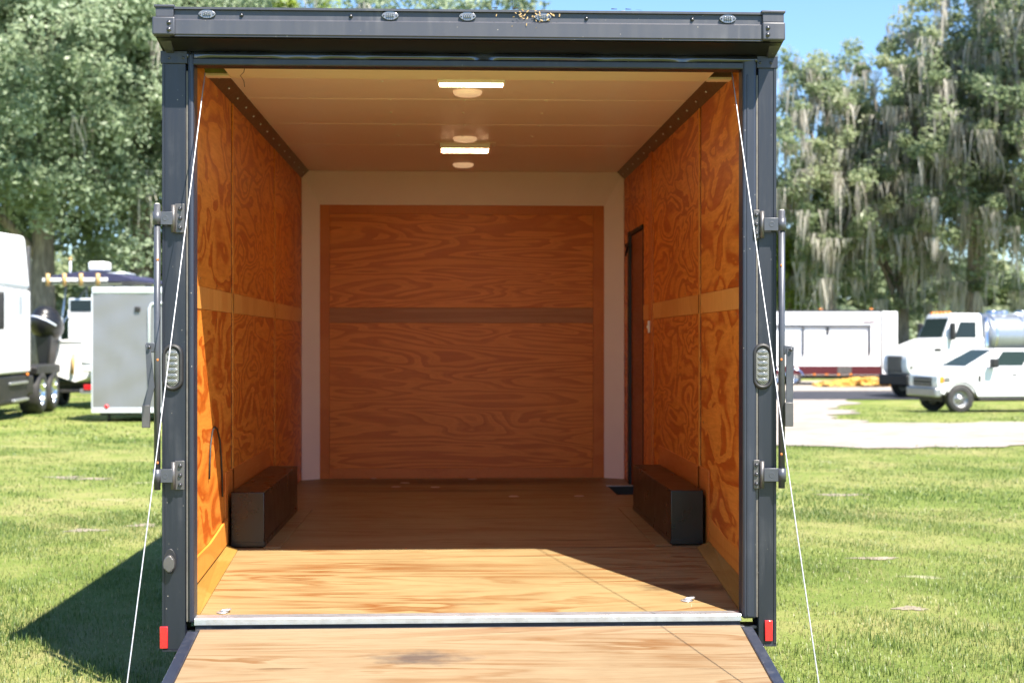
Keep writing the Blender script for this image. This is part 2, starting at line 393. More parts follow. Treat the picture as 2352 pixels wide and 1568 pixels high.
M['dark_leaf'] = leaf_mat('dark_oak_leaves', [(.133, .180, .103), (.228, .294, .161), (.323, .381, .218), (.408, .433, .265)], .35, .62)
M['moss'] = leaf_mat('grey_moss', [(.437, .408, .351), (.575, .540, .480), (.690, .655, .585)], .5, .5)
t = NT('bark'); f = t.noise(t.pos((3, 3, .6)), 2.5, 6, .65)
t.set(**{'Base Color': t.ramp(f, [(.3, (.10, .085, .072)), (.55, (.22, .185, .155)), (.75, (.36, .31, .26))]), 'Roughness': .9})
t.bump(f, .8, .05); M['bark'] = t.m
t = NT('pale_bark'); f = t.noise(t.pos((3, 3, .6)), 2.5, 6, .65)
t.set(**{'Base Color': t.ramp(f, [(.3, (.12, .09, .07)), (.6, (.32, .24, .19))]), 'Roughness': .9}); M['pale_bark'] = t.m

# ------------------------------------------------------------------ the ground
def ground_z(x, y):
    d = np.asarray(y) + 6.0; x = np.asarray(x, float)
    k = np.clip((x + 6) / 14, 0, 1); k = k * k * (3 - 2 * k)
    deep = -.36 - .46 * k
    r = np.clip((d - 11) / 39, 0, 1)
    z = deep * r
    r2 = np.clip((d - 50) / 22, 0, 1)
    return z + r2 * (-.66 - deep)
def sheet(name, xs, ys, m, dz=0.0, label=None, warp=None):
    X, Y = np.meshgrid(xs, ys); 
    if warp: X, Y = warp(X, Y)
    V = np.stack([X, Y, ground_z(X, Y) + dz], -1).reshape(-1, 3)
    ny, nx = X.shape; i = np.arange(ny * nx).reshape(ny, nx)
    F = np.stack([i[:-1, :-1], i[:-1, 1:], i[1:, 1:], i[1:, :-1]], -1).reshape(-1, 4)
    o = fast_mesh(name, V, F, m, smooth=True); o['kind'] = 'structure'
    return o
def graded(a, b, n, p=1.0):
    return a + (b - a) * np.linspace(0, 1, n) ** p
ys = np.concatenate([np.linspace(-60, -8, 14), np.linspace(-7, 70, 155), np.linspace(75, 600, 24)])
xs = np.concatenate([np.linspace(-400, -36, 16), np.linspace(-35, 35, 141), np.linspace(36, 400, 16)])
sheet('ground', xs, ys, M['soil'])
def wob(x, s, a): return a * (np.sin(x * 1.3 + s) + .6 * np.sin(x * 3.1 + 2 * s) + .35 * np.sin(x * 7.7 + s * 3))
# the sandy drive: near edge about 23.5 m from the camera, far edge broken by a grass verge
GX = np.linspace(-.5, 32, 131)
def near_edge(x): return 17.6 + wob(x, 1.0, .35) + .02 * x
def far_edge(x): return 29.0 + wob(x, 2.0, .35)
def lane_edge(y): return .276 * (y + 6) + .45 * np.sin(y * .7) + .25 * np.sin(y * 1.9 + 1)
def drive(name, A, dz):
    V = np.stack([A[0], A[1], ground_z(A[0], A[1]) + dz], -1).reshape(-1, 3); i = np.arange(A[0].size).reshape(A[0].shape)
    tag(fast_mesh(name, V, np.stack([i[:-1, :-1], i[:-1, 1:], i[1:, 1:], i[1:, :-1]], -1).reshape(-1, 4), M['gravel'], smooth=True), kind='structure')
T_ = np.linspace(0, 1, 41)
GXX, TT = np.meshgrid(GX, T_); drive('gravel_drive', (GXX, near_edge(GXX) * (1 - TT) + far_edge(GXX) * TT), .020)
LY = np.linspace(28.0, 49.6, 90); LYY, TT = np.meshgrid(LY, np.linspace(0, 1, 30), indexing='ij'); drive('gravel_lane', (-.5 + TT * (lane_edge(LYY) + .5), LYY), .024)
sheet('asphalt_road', np.linspace(-60, 60, 121), np.linspace(49.5, 57.5, 9), M['asphalt'], .03)
sheet('gravel_lot', np.linspace(2, 60, 60), np.linspace(57.6, 72, 15), M['gravel'], .025)

PATCH = []
for px_, py_, rx_, ry_ in ((197, 1213, .16, .10), (150, 1092, .20, .14), (205, 1096, .28, .12), (330, 1202, .12, .12), (1930, 1140, .26, .12), (2090, 1405, .09, .06), (2010, 1288, .16, .06)):
    d_ = FPX * CAM.z / (py_ - 784)
    for _ in range(3): q_ = at(px_, py_, d_ - 6); d_ = FPX * (CAM.z - float(ground_z(q_.x, q_.y))) / (py_ - 784)
    q_ = at(px_, py_, d_ - 6); PATCH.append((q_.x, q_.y, rx_, ry_))
    an = np.linspace(0, 2 * np.pi, 40, endpoint=False); rr_ = 1 + .22 * np.sin(3 * an + px_) + .15 * np.sin(7 * an + py_) + .1 * np.sin(13 * an)
    Vx = q_.x + rx_ * rr_ * np.cos(an); Vy = q_.y + ry_ * rr_ * np.sin(an)
    V = np.concatenate([[[q_.x, q_.y, float(ground_z(q_.x, q_.y)) + .012]], np.stack([Vx, Vy, ground_z(Vx, Vy) + .004], -1)])
    F = [(0, 1 + k, 1 + (k + 1) % 40) for k in range(40)]
    tag(fast_mesh('bare_sand', V, F, M['sand'], smooth=True), kind='structure')
# grass blades: dense close by, larger tufts far off
def grass_band(n, d0, d1, hmin, hmax, wid, pw=1.0):
    d = d0 + (d1 - d0) * rng.random(n) ** pw; half = d * .40
    x = CAM.x + (rng.random(n) * 2 - 1) * half + d * math.sin(YAW); y = d - 6.0
    keep = ~((np.abs(x) < 1.33) & (y > -2.2) & (y < 5.4))
    keep &= ~((x > -.4) & (y > near_edge(x) + .25 * rng.standard_normal(n)) & (y < far_edge(x) + .25 * rng.standard_normal(n)))
    keep &= ~((x > -.4) & (y > 28) & (y < 50) & (x < lane_edge(y) + .2 * rng.standard_normal(n)))
    for (a_, b_, c_, d_) in PATCH: keep &= ~((((x - a_) / c_) ** 2 + ((y - b_) / d_) ** 2 < .9) & (rng.random(n) < .32))
    # patchiness
    pt = np.sin(x * 1.7 + 2.3 * np.sin(y * .83 + .5 * x)) + .8 * np.sin(y * 1.1 + 2.1 * np.sin(x * 1.1)) + .8 * np.sin(x * 4.1 + 1.7 * np.sin(y * 3.1)) + .5 * np.sin(x * 9 + y * 7)
    keep &= rng.random(n) < np.clip(.78 + .2 * pt, .22, 1)
    x, y = x[keep], y[keep]; pt = pt[keep]; n = len(x); z = ground_z(x, y)
    h = (hmin + (hmax - hmin) * rng.random(n) ** 1.6) * np.clip(1 + .22 * pt, .5, 1.5)
    a = rng.random(n) * 2 * np.pi; lean = rng.random(n) * .9 + .15; wv = wid * (.6 + .8 * rng.random(n))
    dx, dy = np.cos(a), np.sin(a); sx, sy = -dy, dx
    b0 = np.stack([x - sx * wv, y - sy * wv, z - .004], -1); b1 = np.stack([x + sx * wv, y + sy * wv, z - .004], -1)
    m0 = np.stack([x + dx * h * lean * .35 - sx * wv * .7, y + dy * h * lean * .35 - sy * wv * .7, z + h * .62], -1)
    m1 = np.stack([x + dx * h * lean * .35 + sx * wv * .7, y + dy * h * lean * .35 + sy * wv * .7, z + h * .62], -1)
    tp = np.stack([x + dx * h * lean, y + dy * h * lean, z + h * (1 - .25 * lean)], -1)
    V = np.stack([b0, b1, m1, m0, tp], 1).reshape(-1, 3); k = np.arange(n)[:, None] * 5
    F = np.concatenate([k + np.array([[0, 1, 2]]), k + np.array([[0, 2, 3]]), k + np.array([[3, 2, 4]])])
    tint = np.repeat(np.clip(rng.random(n) * .8 + .12 * pt * -1 + .1, 0, 1), 5)
    return V, F, tint
parts = [grass_band(200000, 5.0, 13.0, .014, .048, .0019), grass_band(105000, 12.0, 24.0, .014, .046, .0038), grass_band(60000, 23.0, 52.0, .016, .05, .011)]
V = np.concatenate([p[0] for p in parts]); off = np.cumsum([0] + [len(p[0]) for p in parts])
F = np.concatenate([p[1] + o for p, o in zip(parts, off)]); tn = np.concatenate([p[2] for p in parts])
tag(fast_mesh('grass', V, F, M['grass'], attrs={'tint': tn}), 'short patchy green and straw coloured grass of the field', 'grass', kind='stuff')

# ------------------------------------------------------------------ the cargo trailer
DECK = .493; CEIL = 2.808; FRONT = 4.80; WX = 1.215; OX = 1.296; BX0 = 1.20
tr = empty('cargo_trailer', (0, 0, 0), 0, 'black enclosed cargo trailer with its rear ramp down and orange plywood interior', 'trailer')
def P(mb, name, m): return mb.build(name, M[m] if isinstance(m, str) else m, tr)
# outer skin
b = MB()
for s in (-1, 1): b.box(s * 1.250, s * OX, .08, 5.02, .33, 2.84)
b.box(-1.250, 1.250, 4.93, 5.02, .36, 2.84); P(b, 'body_skin', 'frame')
b = MB(); b.box(-OX, OX, .03, 5.04, 2.842, 2.872, .008); P(b, 'roof', 'alu')
b = MB()
for s in (-1, 1): b.box(s * .55, s * .61, 1.2, 4.9, .30, .42); b.box(s * .55, s * .61, .15, 1.2, .26, .335)
for y in np.arange(.3, 4.9, .5): b.box(-1.24, 1.24, y, y + .05, .345 if y < 1.1 else .40, .36 if y < 1.1 else .465)
b.tube([(-.5, 4.9, .36), (0, 6.2, .40)], .05, 8); b.tube([(.5, 4.9, .36), (0, 6.2, .40)], .05, 8); b.box(-.06, .06, 6.1, 6.4, .36, .46, .01)
b.tube([(0, 6.05, .02), (0, 6.05, .95)], .035, 8); P(b, 'chassis', 'chassis')
# wheels under the trailer
for s in (-1, 1):
    for y in (1.62, 2.45):
        b = MB(); b.lathe([(.18, -.085), (.30, -.09), (.335, -.07), (.335, .07), (.30, .09), (.18, .085)], (s * 1.15, y, .335), 'X', 24); wh = P(b, 'wheel', 'tyre')
        b = MB(); b.lathe([(.0, .06), (.10, .07), (.17, .04), (.185, .085)] if s > 0 else [(.0, -.06), (.10, -.07), (.17, -.04), (.185, -.085)], (s * 1.15, y, .335), 'X', 20); b.build('rim', M['alu'], wh)

# posts and jambs
for s, xo, xs_, xi in ((-1, -OX, ax(430.5, 0), ax(447, 0)), (1, OX, ax(1738, 0), ax(1704, 0))):
    b = MB(); b.prism([(xo, .0), (xs_ + s*.004, .0), (xs_ + s*.004, .11), (xo, .11)], az(1486, 0), 2.735, 'Z', .006)
    # a shallow raised lip down the outer edge and a flat bottom plate
    b.box(xo - s*.002, xo - s*.012, -.004, .0, az(1486, 0) + .01, 2.70)
    b.box(xo - s*.003, xs_, -.008, .10, az(1488, 0), az(1484, 0)); P(b, 'post', 'frame')
    b = MB(); a_, c_ = sorted((xs_ - s*.003, xi)); w_ = c_ - a_
    b.box(a_, c_, -.014, .075, .355, 2.735, .011, 3)
    b.box(a_ + w_*.30, a_ + w_*.42, -.0175, -.012, .37, 2.66, .0015); P(b, 'jamb', 'jamb')
    b = MB(); b.box(xs_ - .0045, xs_ + .0045, -.006, .02, .36, 2.66, .002); P(b, 'sealant_bead', 'sealant')
    # corner gusset plate under the header
    xg = xs_ + (.0 if s < 0 else .0)
    b = MB(); b.box(xo + s*.004, xg - s*.0, -.007, .02, 2.69, 2.742, .002); g = P(b, 'corner_plate', 'frame')
    for fx in (.3, .85):
        q = MB(); q.lathe([(0, -.004), (.005, -.003), (.006, 0)], (xo + (xg - xo) * fx, -.008, 2.713), 'Y', 10); q.build('rivet', M['bolt'], g)

# header
b = MB()
b.prism([(.05, 2.893), (-.152, 2.893), (-.152, 2.884), (-.140, 2.881), (-.140, 2.846), (-.153, 2.838), (-.153, 2.783), (-.149, 2.779), (-.149, 2.774), (-.138, 2.774), (-.012, 2.748), (.05, 2.748)], ax(399, -.15), ax(1752, -.15), 'X')
P(b, 'header', 'header')
b = MB(); b.prism([(-.137, 2.7725), (-.004, 2.7452), (-.004, 2.742), (-.139, 2.769)], ax(372, -.02), ax(1780, -.02), 'X'); P(b, 'header_soffit', 'soffit')
# dented glossy strip above the opening
nx = 240; X = np.linspace(ax(430, 0), ax(1738, 0), nx); prof = [(.0, 2.744), (-.006, 2.738), (-.010, 2.728), (-.008, 2.718), (-.004, 2.714)]
V = []; 
for k, (yy, zz) in enumerate(prof):
    env = math.sin(math.pi * k / (len(prof) - 1))
    wv = .0035 * np.sin(X * 9 + 1) + .0030 * np.sin(X * 21 + 2.0 * np.sin(X * 3)) + .002 * np.sin(X * 37)
    V.append(np.stack([X, np.full(nx, yy) + wv * env, np.full(nx, zz) + .6 * wv * env], -1))
V = np.concatenate(V); i = np.arange(len(prof) * nx).reshape(len(prof), nx)
t = NT('gloss_black_strip'); t.set(**{'Base Color': (.012, .014, .022), 'Roughness': .16, 'Specular IOR Level': .8, 'Coat Weight': .6, 'Coat Roughness': .08}); M['gloss'] = t.m
fast_mesh('dented_strip', V, np.stack([i[:-1, :-1], i[:-1, 1:], i[1:, 1:], i[1:, :-1]], -1).reshape(-1, 4), M['gloss'], tr, smooth=True)
b = MB(); b.box(ax(431, 0), ax(1737, 0), -.010, .07, az(156.5, 0), 2.7145, .006, 3); P(b, 'lintel', 'frame')
# end caps of the header
for s, x0, x1, u0, u1, dy in ((-1, 349, 402, 357, 398, 0), (1, 1751, 1804, 1752, 1801, 9)):
    b = MB(); b.box(ax(x0, -.16), ax(x1, -.16), -.163, .04, 2.776, 2.851, .007, 3)
    b.box(ax(u0, -.155), ax(u1, -.155), -.154, .04, 2.851, 2.892, .003)
    b.box(ax(u0 - 3, -.155), ax(u1 + (2 if s < 0 else 3), -.155), -.160, .045, 2.890, 2.900, .002)
    e0 = ax(366 if s < 0 else 1792, -.12); e1 = ax(383 if s < 0 else 1778, 0)
    b.hexa([(e1, -.02, 2.735), (e1 + s*-.03, -.02, 2.735), (e1 + s*-.03, .03, 2.735), (e1, .03, 2.735), (e0 + s*.008, -.15, 2.776), (e0 - s*.05, -.15, 2.776), (e0 - s*.05, .03, 2.776), (e0 + s*.008, .03, 2.776)])
    cp = P(b, 'header_cap', 'header')
    for zz in (2.826, 2.798):
        q = MB(); q.lathe([(0, -.007), (.006, -.006), (.0085, -.002), (.011, 0)], (ax(388 if s < 0 else 1764, -.163), -.1625, zz), 'Y', 12); q.build('rivet', M['bolt'], cp)
for px in (555, 806, 1347, 1590):
    q = MB(); q.lathe([(0, -.008), (.006, -.007), (.0075, -.003), (.009, 0)], (ax(px, -.14), -.1395, 2.863), 'Y', 12); P(q, 'screw', 'bolt')
ML = None
for px in (475, 896, 1074, 1247, 1672):
    x = ax(px, -.15)
    b = MB(); prof = [(.035 * math.copysign(abs(math.cos(a))**.9, math.cos(a)), .0175 * math.copysign(abs(math.sin(a))**1.25, math.sin(a))) for a in np.linspace(0, 2*math.pi, 28, endpoint=False)]
    b.prism([(x + p[0], 2.866 + p[1]) for p in prof], -.1395, -.149, 'Y', .002); ml = P(b, 'marker_light', 'marker')
    q = MB()
    for k in range(4): q.box(x - .016 + k*.0085, x - .0095 + k*.0085, -.149, -.1545, 2.858, 2.8745, .002)
    q.build('lens', M['lens'], ml)
    for s in (-1, 1):
        q = MB(); q.lathe([(0, -.003), (.003, -.0025), (.0035, 0)], (x + s*.026, -.149, 2.866), 'Y', 8); q.build('screw', M['bolt'], ml)

# tail lights
for cx, cyy in ((396.5, 843.5), (1751, 841)):
    c = at(cx, cyy, -.004); b = MB()
    def stadium(hw, hh, n=10):
        return [(c.x + hw*math.cos(a), c.z + (hh - hw) + hw*math.sin(a)) for a in np.linspace(0, math.pi, n)] + [(c.x + hw*math.cos(a), c.z - (hh - hw) + hw*math.sin(a)) for a in np.linspace(math.pi, 2*math.pi, n)]
    o_, i_ = stadium(.0445, .0985, 14), stadium(.0275, .080, 14); n = len(o_)
    rings = [[(p[0], -.001, p[1]) for p in o_], [(p[0], -.014, p[1]) for p in stadium(.043, .097, 14)], [(p[0], -.020, p[1]) for p in stadium(.037, .091, 14)], [(p[0], -.019, p[1]) for p in stadium(.030, .083, 14)], [(p[0], -.010, p[1]) for p in i_]]
    rv = [[b.bm.verts.new(p) for p in rg] for rg in rings]
    for A, B in zip(rv, rv[1:]):
        for k in range(n): f = b.bm.faces.new([A[k], A[(k+1) % n], B[(k+1) % n], B[k]]); f.smooth = True
    tl = P(b, 'tail_light', 'rubber')
    q = MB(); q.prism([(p[0], p[1]) for p in stadium(.0275, .080, 14)], -.013, -.004, 'Y', .003); q.build('lens', M['lens'], tl)
    for k in range(6):
        zc = c.z + .0595 - k * .0238; q = MB()
        q.lathe([(.0, -.0165), (.0035, -.0195), (.0055, -.0165), (.0075, -.0185), (.010, -.016), (.0125, -.0175), (.0155, -.0155), (.0185, -.016), (.0215, -.013)], (c.x, 0, zc), 'Y', 20)
        sc = Matrix.Diagonal((1, 1, .53, 1)); 
        for vv in q.bm.verts: vv.co.z = zc + (vv.co.z - zc) * .54; vv.co.x = c.x + (vv.co.x - c.x) * 1.1
        q.build('led_lens', M['lens'], tl)

# hinge straps, bolts and lock bars
def plate(b, x0, x1, y0, y1, Ya, Yb, bev=.002): b.box(ax(x0, Ya), ax(x1, Ya), Ya, Yb, az(y1, Ya), az(y0, Ya), bev)
for side, barx, flx, knx, arm, ys_ in (
        (-1, (353.5, 368.5), (401, 423.5), (393, 403), (368, 396), ((471, 537, 489, 519), (1055, 1121, 1074, 1105))),
        (1, (1788, 1803), (1731, 1745), (1744, 1757), (1755, 1790), ((480, 546, 498, 528), (1058, 1124, 1077, 1108)))):
    zt, zb = (az(472, -.03), az(1121, -.03)) if side < 0 else (az(481, -.03), az(1123, -.03))
    xb = ax(sum(barx) / 2, -.03); rb = (ax(barx[1], -.03) - ax(barx[0], -.03)) / 2
    b = MB(); b.tube([(xb, -.03, zt), (xb, -.03, zb)], rb, 18); lb = P(b, 'lock_bar', 'bar_metal')
    q = MB(); q.tube([(xb, -.03, zt - .001), (xb, -.03, zt + .003)], rb * .7, 12); q.build('end_plug', M['lamp_white'], lb)
    for zz in (az(598 if side < 0 else 608, -.05), az(826, -.05), az(1060 if side < 0 else 1045, -.05)):
        q = MB(); q.ell((xb + .004 * -side, -.03 - rb * .93, zz), (.005, .0025, .006), 10, 8); q.build('rust_spot', M['rust'], lb)
    for y0, y1, a0, a1 in ys_:
        b = MB(); plate(b, *flx, y0, y1, -.020, -.014); hb = P(b, 'hinge_bracket', 'hinge_metal')
        xk = ax(sum(knx) / 2, -.026); zc = (az(a0, -.03) + az(a1, -.03)) / 2
        q = MB(); q.tube([(xk, -.026, az(y1 - 1, -.026)), (xk, -.026, az(y0 + 3, -.026))], .0095, 14); q.build('knuckle', M['hinge_metal'], hb)
        q = MB(); plate(q, *(arm if side < 0 else arm), a0, a1, -.038, -.031)
        q.tube([(xb, -.03, az(a0, -.03)), (xb, -.03, az(a1, -.03))], rb + .0045, 16)
        xd = ax(379 if side < 0 else 1773, -.04); q.lathe([(.0, -.0365), (.006, -.0375), (.0095, -.0395), (.012, -.0385)], (xd, 0, zc), 'Y', 14)
        q.build('strap', M['bar_metal'], hb)
        for f in (.17, .5, .83):
            xx = ax((flx[0] + flx[1]) / 2 + (1.5 if side < 0 else -.5), -.02); zz = az(y0 + (y1 - y0) * f, -.02)
            q = MB(); q.lathe([(0, -.0085), (.0015, -.0085), (.0025, -.0095), (.0055, -.009), (.0078, -.006), (.0085, 0)], (xx, -.0205, zz), 'Y', 14); q.build('bolt', M['bolt'], hb)
    # handle
    if side < 0:
        b = MB(); b.box(ax(336, -.04), ax(356, -.04), -.046, -.038, az(809, -.04), az(787, -.04), .003)
        hd = P(b, 'handle', 'bar_metal'); y_ = -.05
        q = MB(); q.slab([at(333, 788, y_), at(337, 860, y_), at(340, 890, y_), at(327, 930, y_), at(327, 979, y_), at(343, 979, y_), at(343, 930, y_), at(355, 890, y_), at(352, 860, y_), at(346, 808, y_)][::-1], .007, 0, .0015); q.build('lever', M['bar_metal'], hd)
        q = MB(); q.box(ax(326, -.056), ax(344, -.056), -.0605, -.044, az(980, -.056), az(929, -.056), .002); q.build('grip', M['hinge_metal'], hd)
        xx, zz = ax(343, -.05), az(797, -.05)
    else:
        b = MB(); b.box(ax(1800, -.04), ax(1820, -.04), -.046, -.038, az(814, -.04), az(793, -.04), .003)
        hd = P(b, 'handle', 'bar_metal'); y_ = -.05
        q = MB(); q.slab([at(1806, 800, y_), at(1806, 930, y_), at(1802, 979, y_), at(1821, 979, y_), at(1822, 900, y_), at(1824, 795, y_)], .007, 0, .0015); q.build('lever', M['bar_metal'], hd)
        q = MB(); q.box(ax(1803, -.056), ax(1822, -.056), -.0605, -.044, az(980, -.056), az(925, -.056), .002); q.build('grip', M['hinge_metal'], hd)
        xx, zz = ax(1816, -.05), az(803, -.05)
    q = MB(); q.lathe([(0, -.007), (.003, -.007), (.006, -.005), (.0075, 0)], (xx, -.0575, zz), 'Y', 12); q.build('pivot_bolt', M['bolt'], hd)

# reflectors and the oval socket cover
for x0, x1, y0, y1 in ((366.5, 385, 1432, 1482), (1757, 1775, 1429, 1477)):
    b = MB(); plate(b, x0, x1, y0, y1, -.009, .001, .0025); P(b, 'reflector', 'red_reflector')
c = at(390, 1292, -.01); b = MB()
b.prism([(c.x + .026*math.cos(a), c.z + .006 + .053*math.sin(a)) for a in np.linspace(0, 2*math.pi, 26, endpoint=False)], .001, -.009, 'Y', .003); so = P(b, 'socket_plate', 'rubber')
q = MB(); q.prism([(c.x + .0225*math.cos(a), c.z - .002 + .037*math.sin(a)) for a in np.linspace(0, 2*math.pi, 26, endpoint=False)], -.009, -.034, 'Y', .007, 3); q.build('socket_cover', M['hinge_metal'], so)

# ---- interior: floor
XE = 1.150; RZ = .371; FOLD = 1.135
def slopez(y): return RZ + (DECK - RZ) * (y - .03) / (FOLD - .03)
fl = empty('floor', (0, 0, 0)); fl.parent = tr
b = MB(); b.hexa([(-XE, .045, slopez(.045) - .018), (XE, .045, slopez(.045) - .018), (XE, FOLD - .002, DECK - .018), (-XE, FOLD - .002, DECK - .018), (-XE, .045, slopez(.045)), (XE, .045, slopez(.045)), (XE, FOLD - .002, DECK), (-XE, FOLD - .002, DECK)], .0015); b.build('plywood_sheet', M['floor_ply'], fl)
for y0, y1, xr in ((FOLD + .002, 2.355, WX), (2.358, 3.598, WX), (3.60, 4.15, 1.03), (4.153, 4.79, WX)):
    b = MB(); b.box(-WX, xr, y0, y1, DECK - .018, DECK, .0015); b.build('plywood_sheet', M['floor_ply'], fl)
for s in (-1, 1):
    b = MB(); b.hexa([(s*XE, .05, slopez(.05) - .01), (s*(WX + .006), .05, slopez(.05) - .01), (s*(WX + .006), FOLD, DECK - .01), (s*XE, FOLD, DECK - .01),
                     (s*XE, .05, slopez(.05) + .004), (s*(WX + .006), .05, slopez(.05) + .085), (s*(WX + .006), FOLD, DECK + .03), (s*XE, FOLD, DECK + .003)])
    b.build('edge_filler', M['filler'], fl)
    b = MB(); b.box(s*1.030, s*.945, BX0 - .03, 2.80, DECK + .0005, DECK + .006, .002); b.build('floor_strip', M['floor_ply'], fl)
for px, py, Y in ((511, 1405, .10), (1577, 1380, .22)):
    p = at(px, py, Y); p.z = slopez(Y); b = MB()
    b.lathe([(0, .004), (.018, .0045), (.026, .002), (.027, 0)], p, 'Z', 18)
    b.tube([p + Vector((.022*math.cos(a) + .012, .014*math.sin(a), .009 + .004*math.cos(a))) for a in np.linspace(0, 2*math.pi, 18)], .0035, 8); b.build('tie_down_ring', M['alu'], fl)
for px, py in ((930, 1108), (1085, 1100), (858, 1097), (1180, 1140), (1000, 1118), (1330, 1140), (910, 1117)):
    Y = 3267 * 1.037 / (py - 784) - 6; p = at(px, py, Y); b = MB(); b.lathe([(0, .003), (.03, .003), (.036, 0)], (p.x, p.y, DECK + .0005), 'Z', 14); b.build('tie_down_plate', M['alu'], fl)
b = MB(); b.box(1.032, 1.22, 3.602, 4.148, DECK - .20, DECK - .19); b.box(1.03, 1.22, 4.146, 4.152, DECK - .2, DECK - .001); b.box(1.0305, 1.034, 3.602, 4.146, DECK - .2, DECK - .002); b.build('step_well', M['black'], fl)
b = MB(); b.box(1.02, WX - .002, 4.150, 4.172, DECK + .0005, DECK + .006, .001); b.build('step_edge', M['alu'], fl)
# sill
b = MB(); b.prism([(.045, RZ + .008), (-.010, RZ + .004), (-.014, RZ - .001), (-.014, RZ - .024), (-.008, RZ - .026), (.045, RZ - .026)], ax(447.5, 0), ax(1701, 0), 'X'); P(b, 'sill', 'alu')
b = MB(); b.box(ax(449, 0), ax(1699, 0), -.006, .06, RZ - .048, RZ - .027); b.box(-1.24, 1.24, .01, .10, .31, RZ - .05); P(b, 'sill_beam', 'frame')

# ---- interior: side walls
zb0, zb1 = CAM.z + .146, CAM.z + .247; ZC = CEIL - .035
def wallbox(b, s, y0, y1, z0, z1, prd=0.0, th=.009, bev=.0012): b.box(s * (WX - prd), s * (WX + th), y0, y1, z0, z1, bev)
for s in (-1, 1):
    wl = empty('side_wall', (0, 0, 0)); wl.parent = tr
    if s < 0: cols = ((.06, 1.338, 'wall_ply'), (1.378, 3.075, 'wall_ply_fine'), (3.103, 4.795, 'wall_ply_fine'))
    else: cols = ((.06, 1.382, 'wall_ply'), (1.420, 3.157, 'wall_ply_fine'), (3.32, 3.625, 'wall_ply_fine'), (4.40, 4.795, 'wall_ply_fine'))
    for k, (y0, y1, m) in enumerate(cols):
        low = .40 if k == 0 else DECK
        b = MB(); wallbox(b, s, y0, y1, zb1 + .001, ZC); b.build('plywood_panel', M[m], wl)
        b = MB(); wallbox(b, s, y0, y1, low, zb0 - .001); b.build('plywood_panel', M[m], wl)
        b = MB(); wallbox(b, s, y0 + .012 * (k > 0), y1 - .002, zb0, zb1, .003); b.build('band_board', M['band_ply'], wl)
        if k > 0 and k < 3:
            b = MB(); b.box(s * (WX - .003), s * (WX + .004), y0 + .002, y0 + .034, DECK, ZC, .001); b.build('joint_strip', M['strip_ply'], wl)
    if s > 0:
        b = MB(); b.box(WX - .010, WX + .008, 3.160, 3.317, DECK, ZC, .002); b.build('joint_strip', M['kick'], wl)
        b = MB(); wallbox(b, s, 3.63, 4.39, CAM.z + .80, ZC); b.build('plywood_panel', M['wall_ply_fine'], wl)
    for yg in ((1.338, 1.378), (3.075, 3.103)) if s < 0 else ((1.382, 1.420),):
        b = MB(); b.box(s * (WX + .004), s * (WX + .010), yg[0] - .003, yg[1] + .003, .40, ZC - .003); b.build('joint_gap', M['black'], wl)
    # kick boards
    b = MB(); ya, yb = BX0 - .055, 2.86
    b.slab([(s * (WX - .003), ya, DECK + .001), (s * (WX - .003), yb, DECK + .001), (s * (WX - .003), yb, DECK + .385), (s * (WX - .003), ya, DECK + .385)][::s], .016, 0, .002); b.build('kick_board', M['kick'], wl)
    b = MB(); b.slab([(s * (WX - .002), .07, slopez(.07) + .08), (s * (WX - .002), BX0 - .06, DECK + .03), (s * (WX - .002), BX0 - .06, DECK + .155), (s * (WX - .002), .65, DECK + .10), (s * (WX - .002), .07, DECK + .085)][::s], .012, 0, .0015); b.build('base_board', M['strip_ply'], wl)
    for yq in [.10, .45, .90, 1.33, 1.44, 1.9, 2.5, 3.03]:
        for zq in ([CAM.z - .75, CAM.z - .4, CAM.z - .05, CAM.z + .45, CAM.z + .85, CAM.z + 1.15] if yq in (.10, 1.33, 1.44, 3.03) else [CAM.z + .12, CAM.z + .27, CAM.z + 1.2]):
            if zq < DECK + .42 and yq > 1.1: continue
            q = MB(); q.ell((s * (WX - .0005), yq + random.gauss(0, .008), zq + random.gauss(0, .03)), (.002, .0045, .0045), 8, 6); q.build('screw', M['screw_head'], wl)
# wheel boxes
for s in (-1, 1):
    b = MB(); b.box(s * 1.0285, s * (WX - .02), BX0, 2.72, DECK + .0065, DECK + .28, .004, 2); wb = P(b, 'wheel_box', 'wheel_box')
    q = MB(); q.box(s * 1.0280, s * 1.0245, BX0 - .002, 2.722, DECK + .0068, DECK + .032, .001); q.box(s * 1.0285, s * (WX - .022), BX0 - .0035, BX0 - .0005, DECK + .0068, DECK + .030, .001); q.build('flange', M['wheel_box'], wb)
# side door of the far right wall
dr = empty('side_door', (0, 0, 0)); dr.parent = tr
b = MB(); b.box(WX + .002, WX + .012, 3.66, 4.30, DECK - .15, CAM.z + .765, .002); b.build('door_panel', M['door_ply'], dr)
b = MB(); b.box(WX - .016, WX + .02, 4.30, 4.392, DECK - .19, CAM.z + .80, .004); b.box(WX - .012, WX + .02, 3.63, 4.298, CAM.z + .767, CAM.z + .797, .004); b.box(WX - .004, WX + .02, 3.63, 3.655, DECK - .19, CAM.z + .766, .003); b.build('door_gasket', M['black'], dr)
b = MB(); b.box(WX - .035, WX - .013, 4.22, 4.40, CAM.z + .69, CAM.z + .715, .004); b.tube([(WX - .02, 4.36, CAM.z + .70), (WX - .05, 4.22, CAM.z + .62)], .008, 8); b.build('door_closer', M['black'], dr)
b = MB(); b.box(WX - .022, WX - .010, 3.235, 3.275, CAM.z + .055, CAM.z + .135, .004); b.box(WX - .030, WX - .022, 3.25, 3.26, CAM.z + .085, CAM.z + .105, .002); P(b, 'light_switch', 'white_switch')

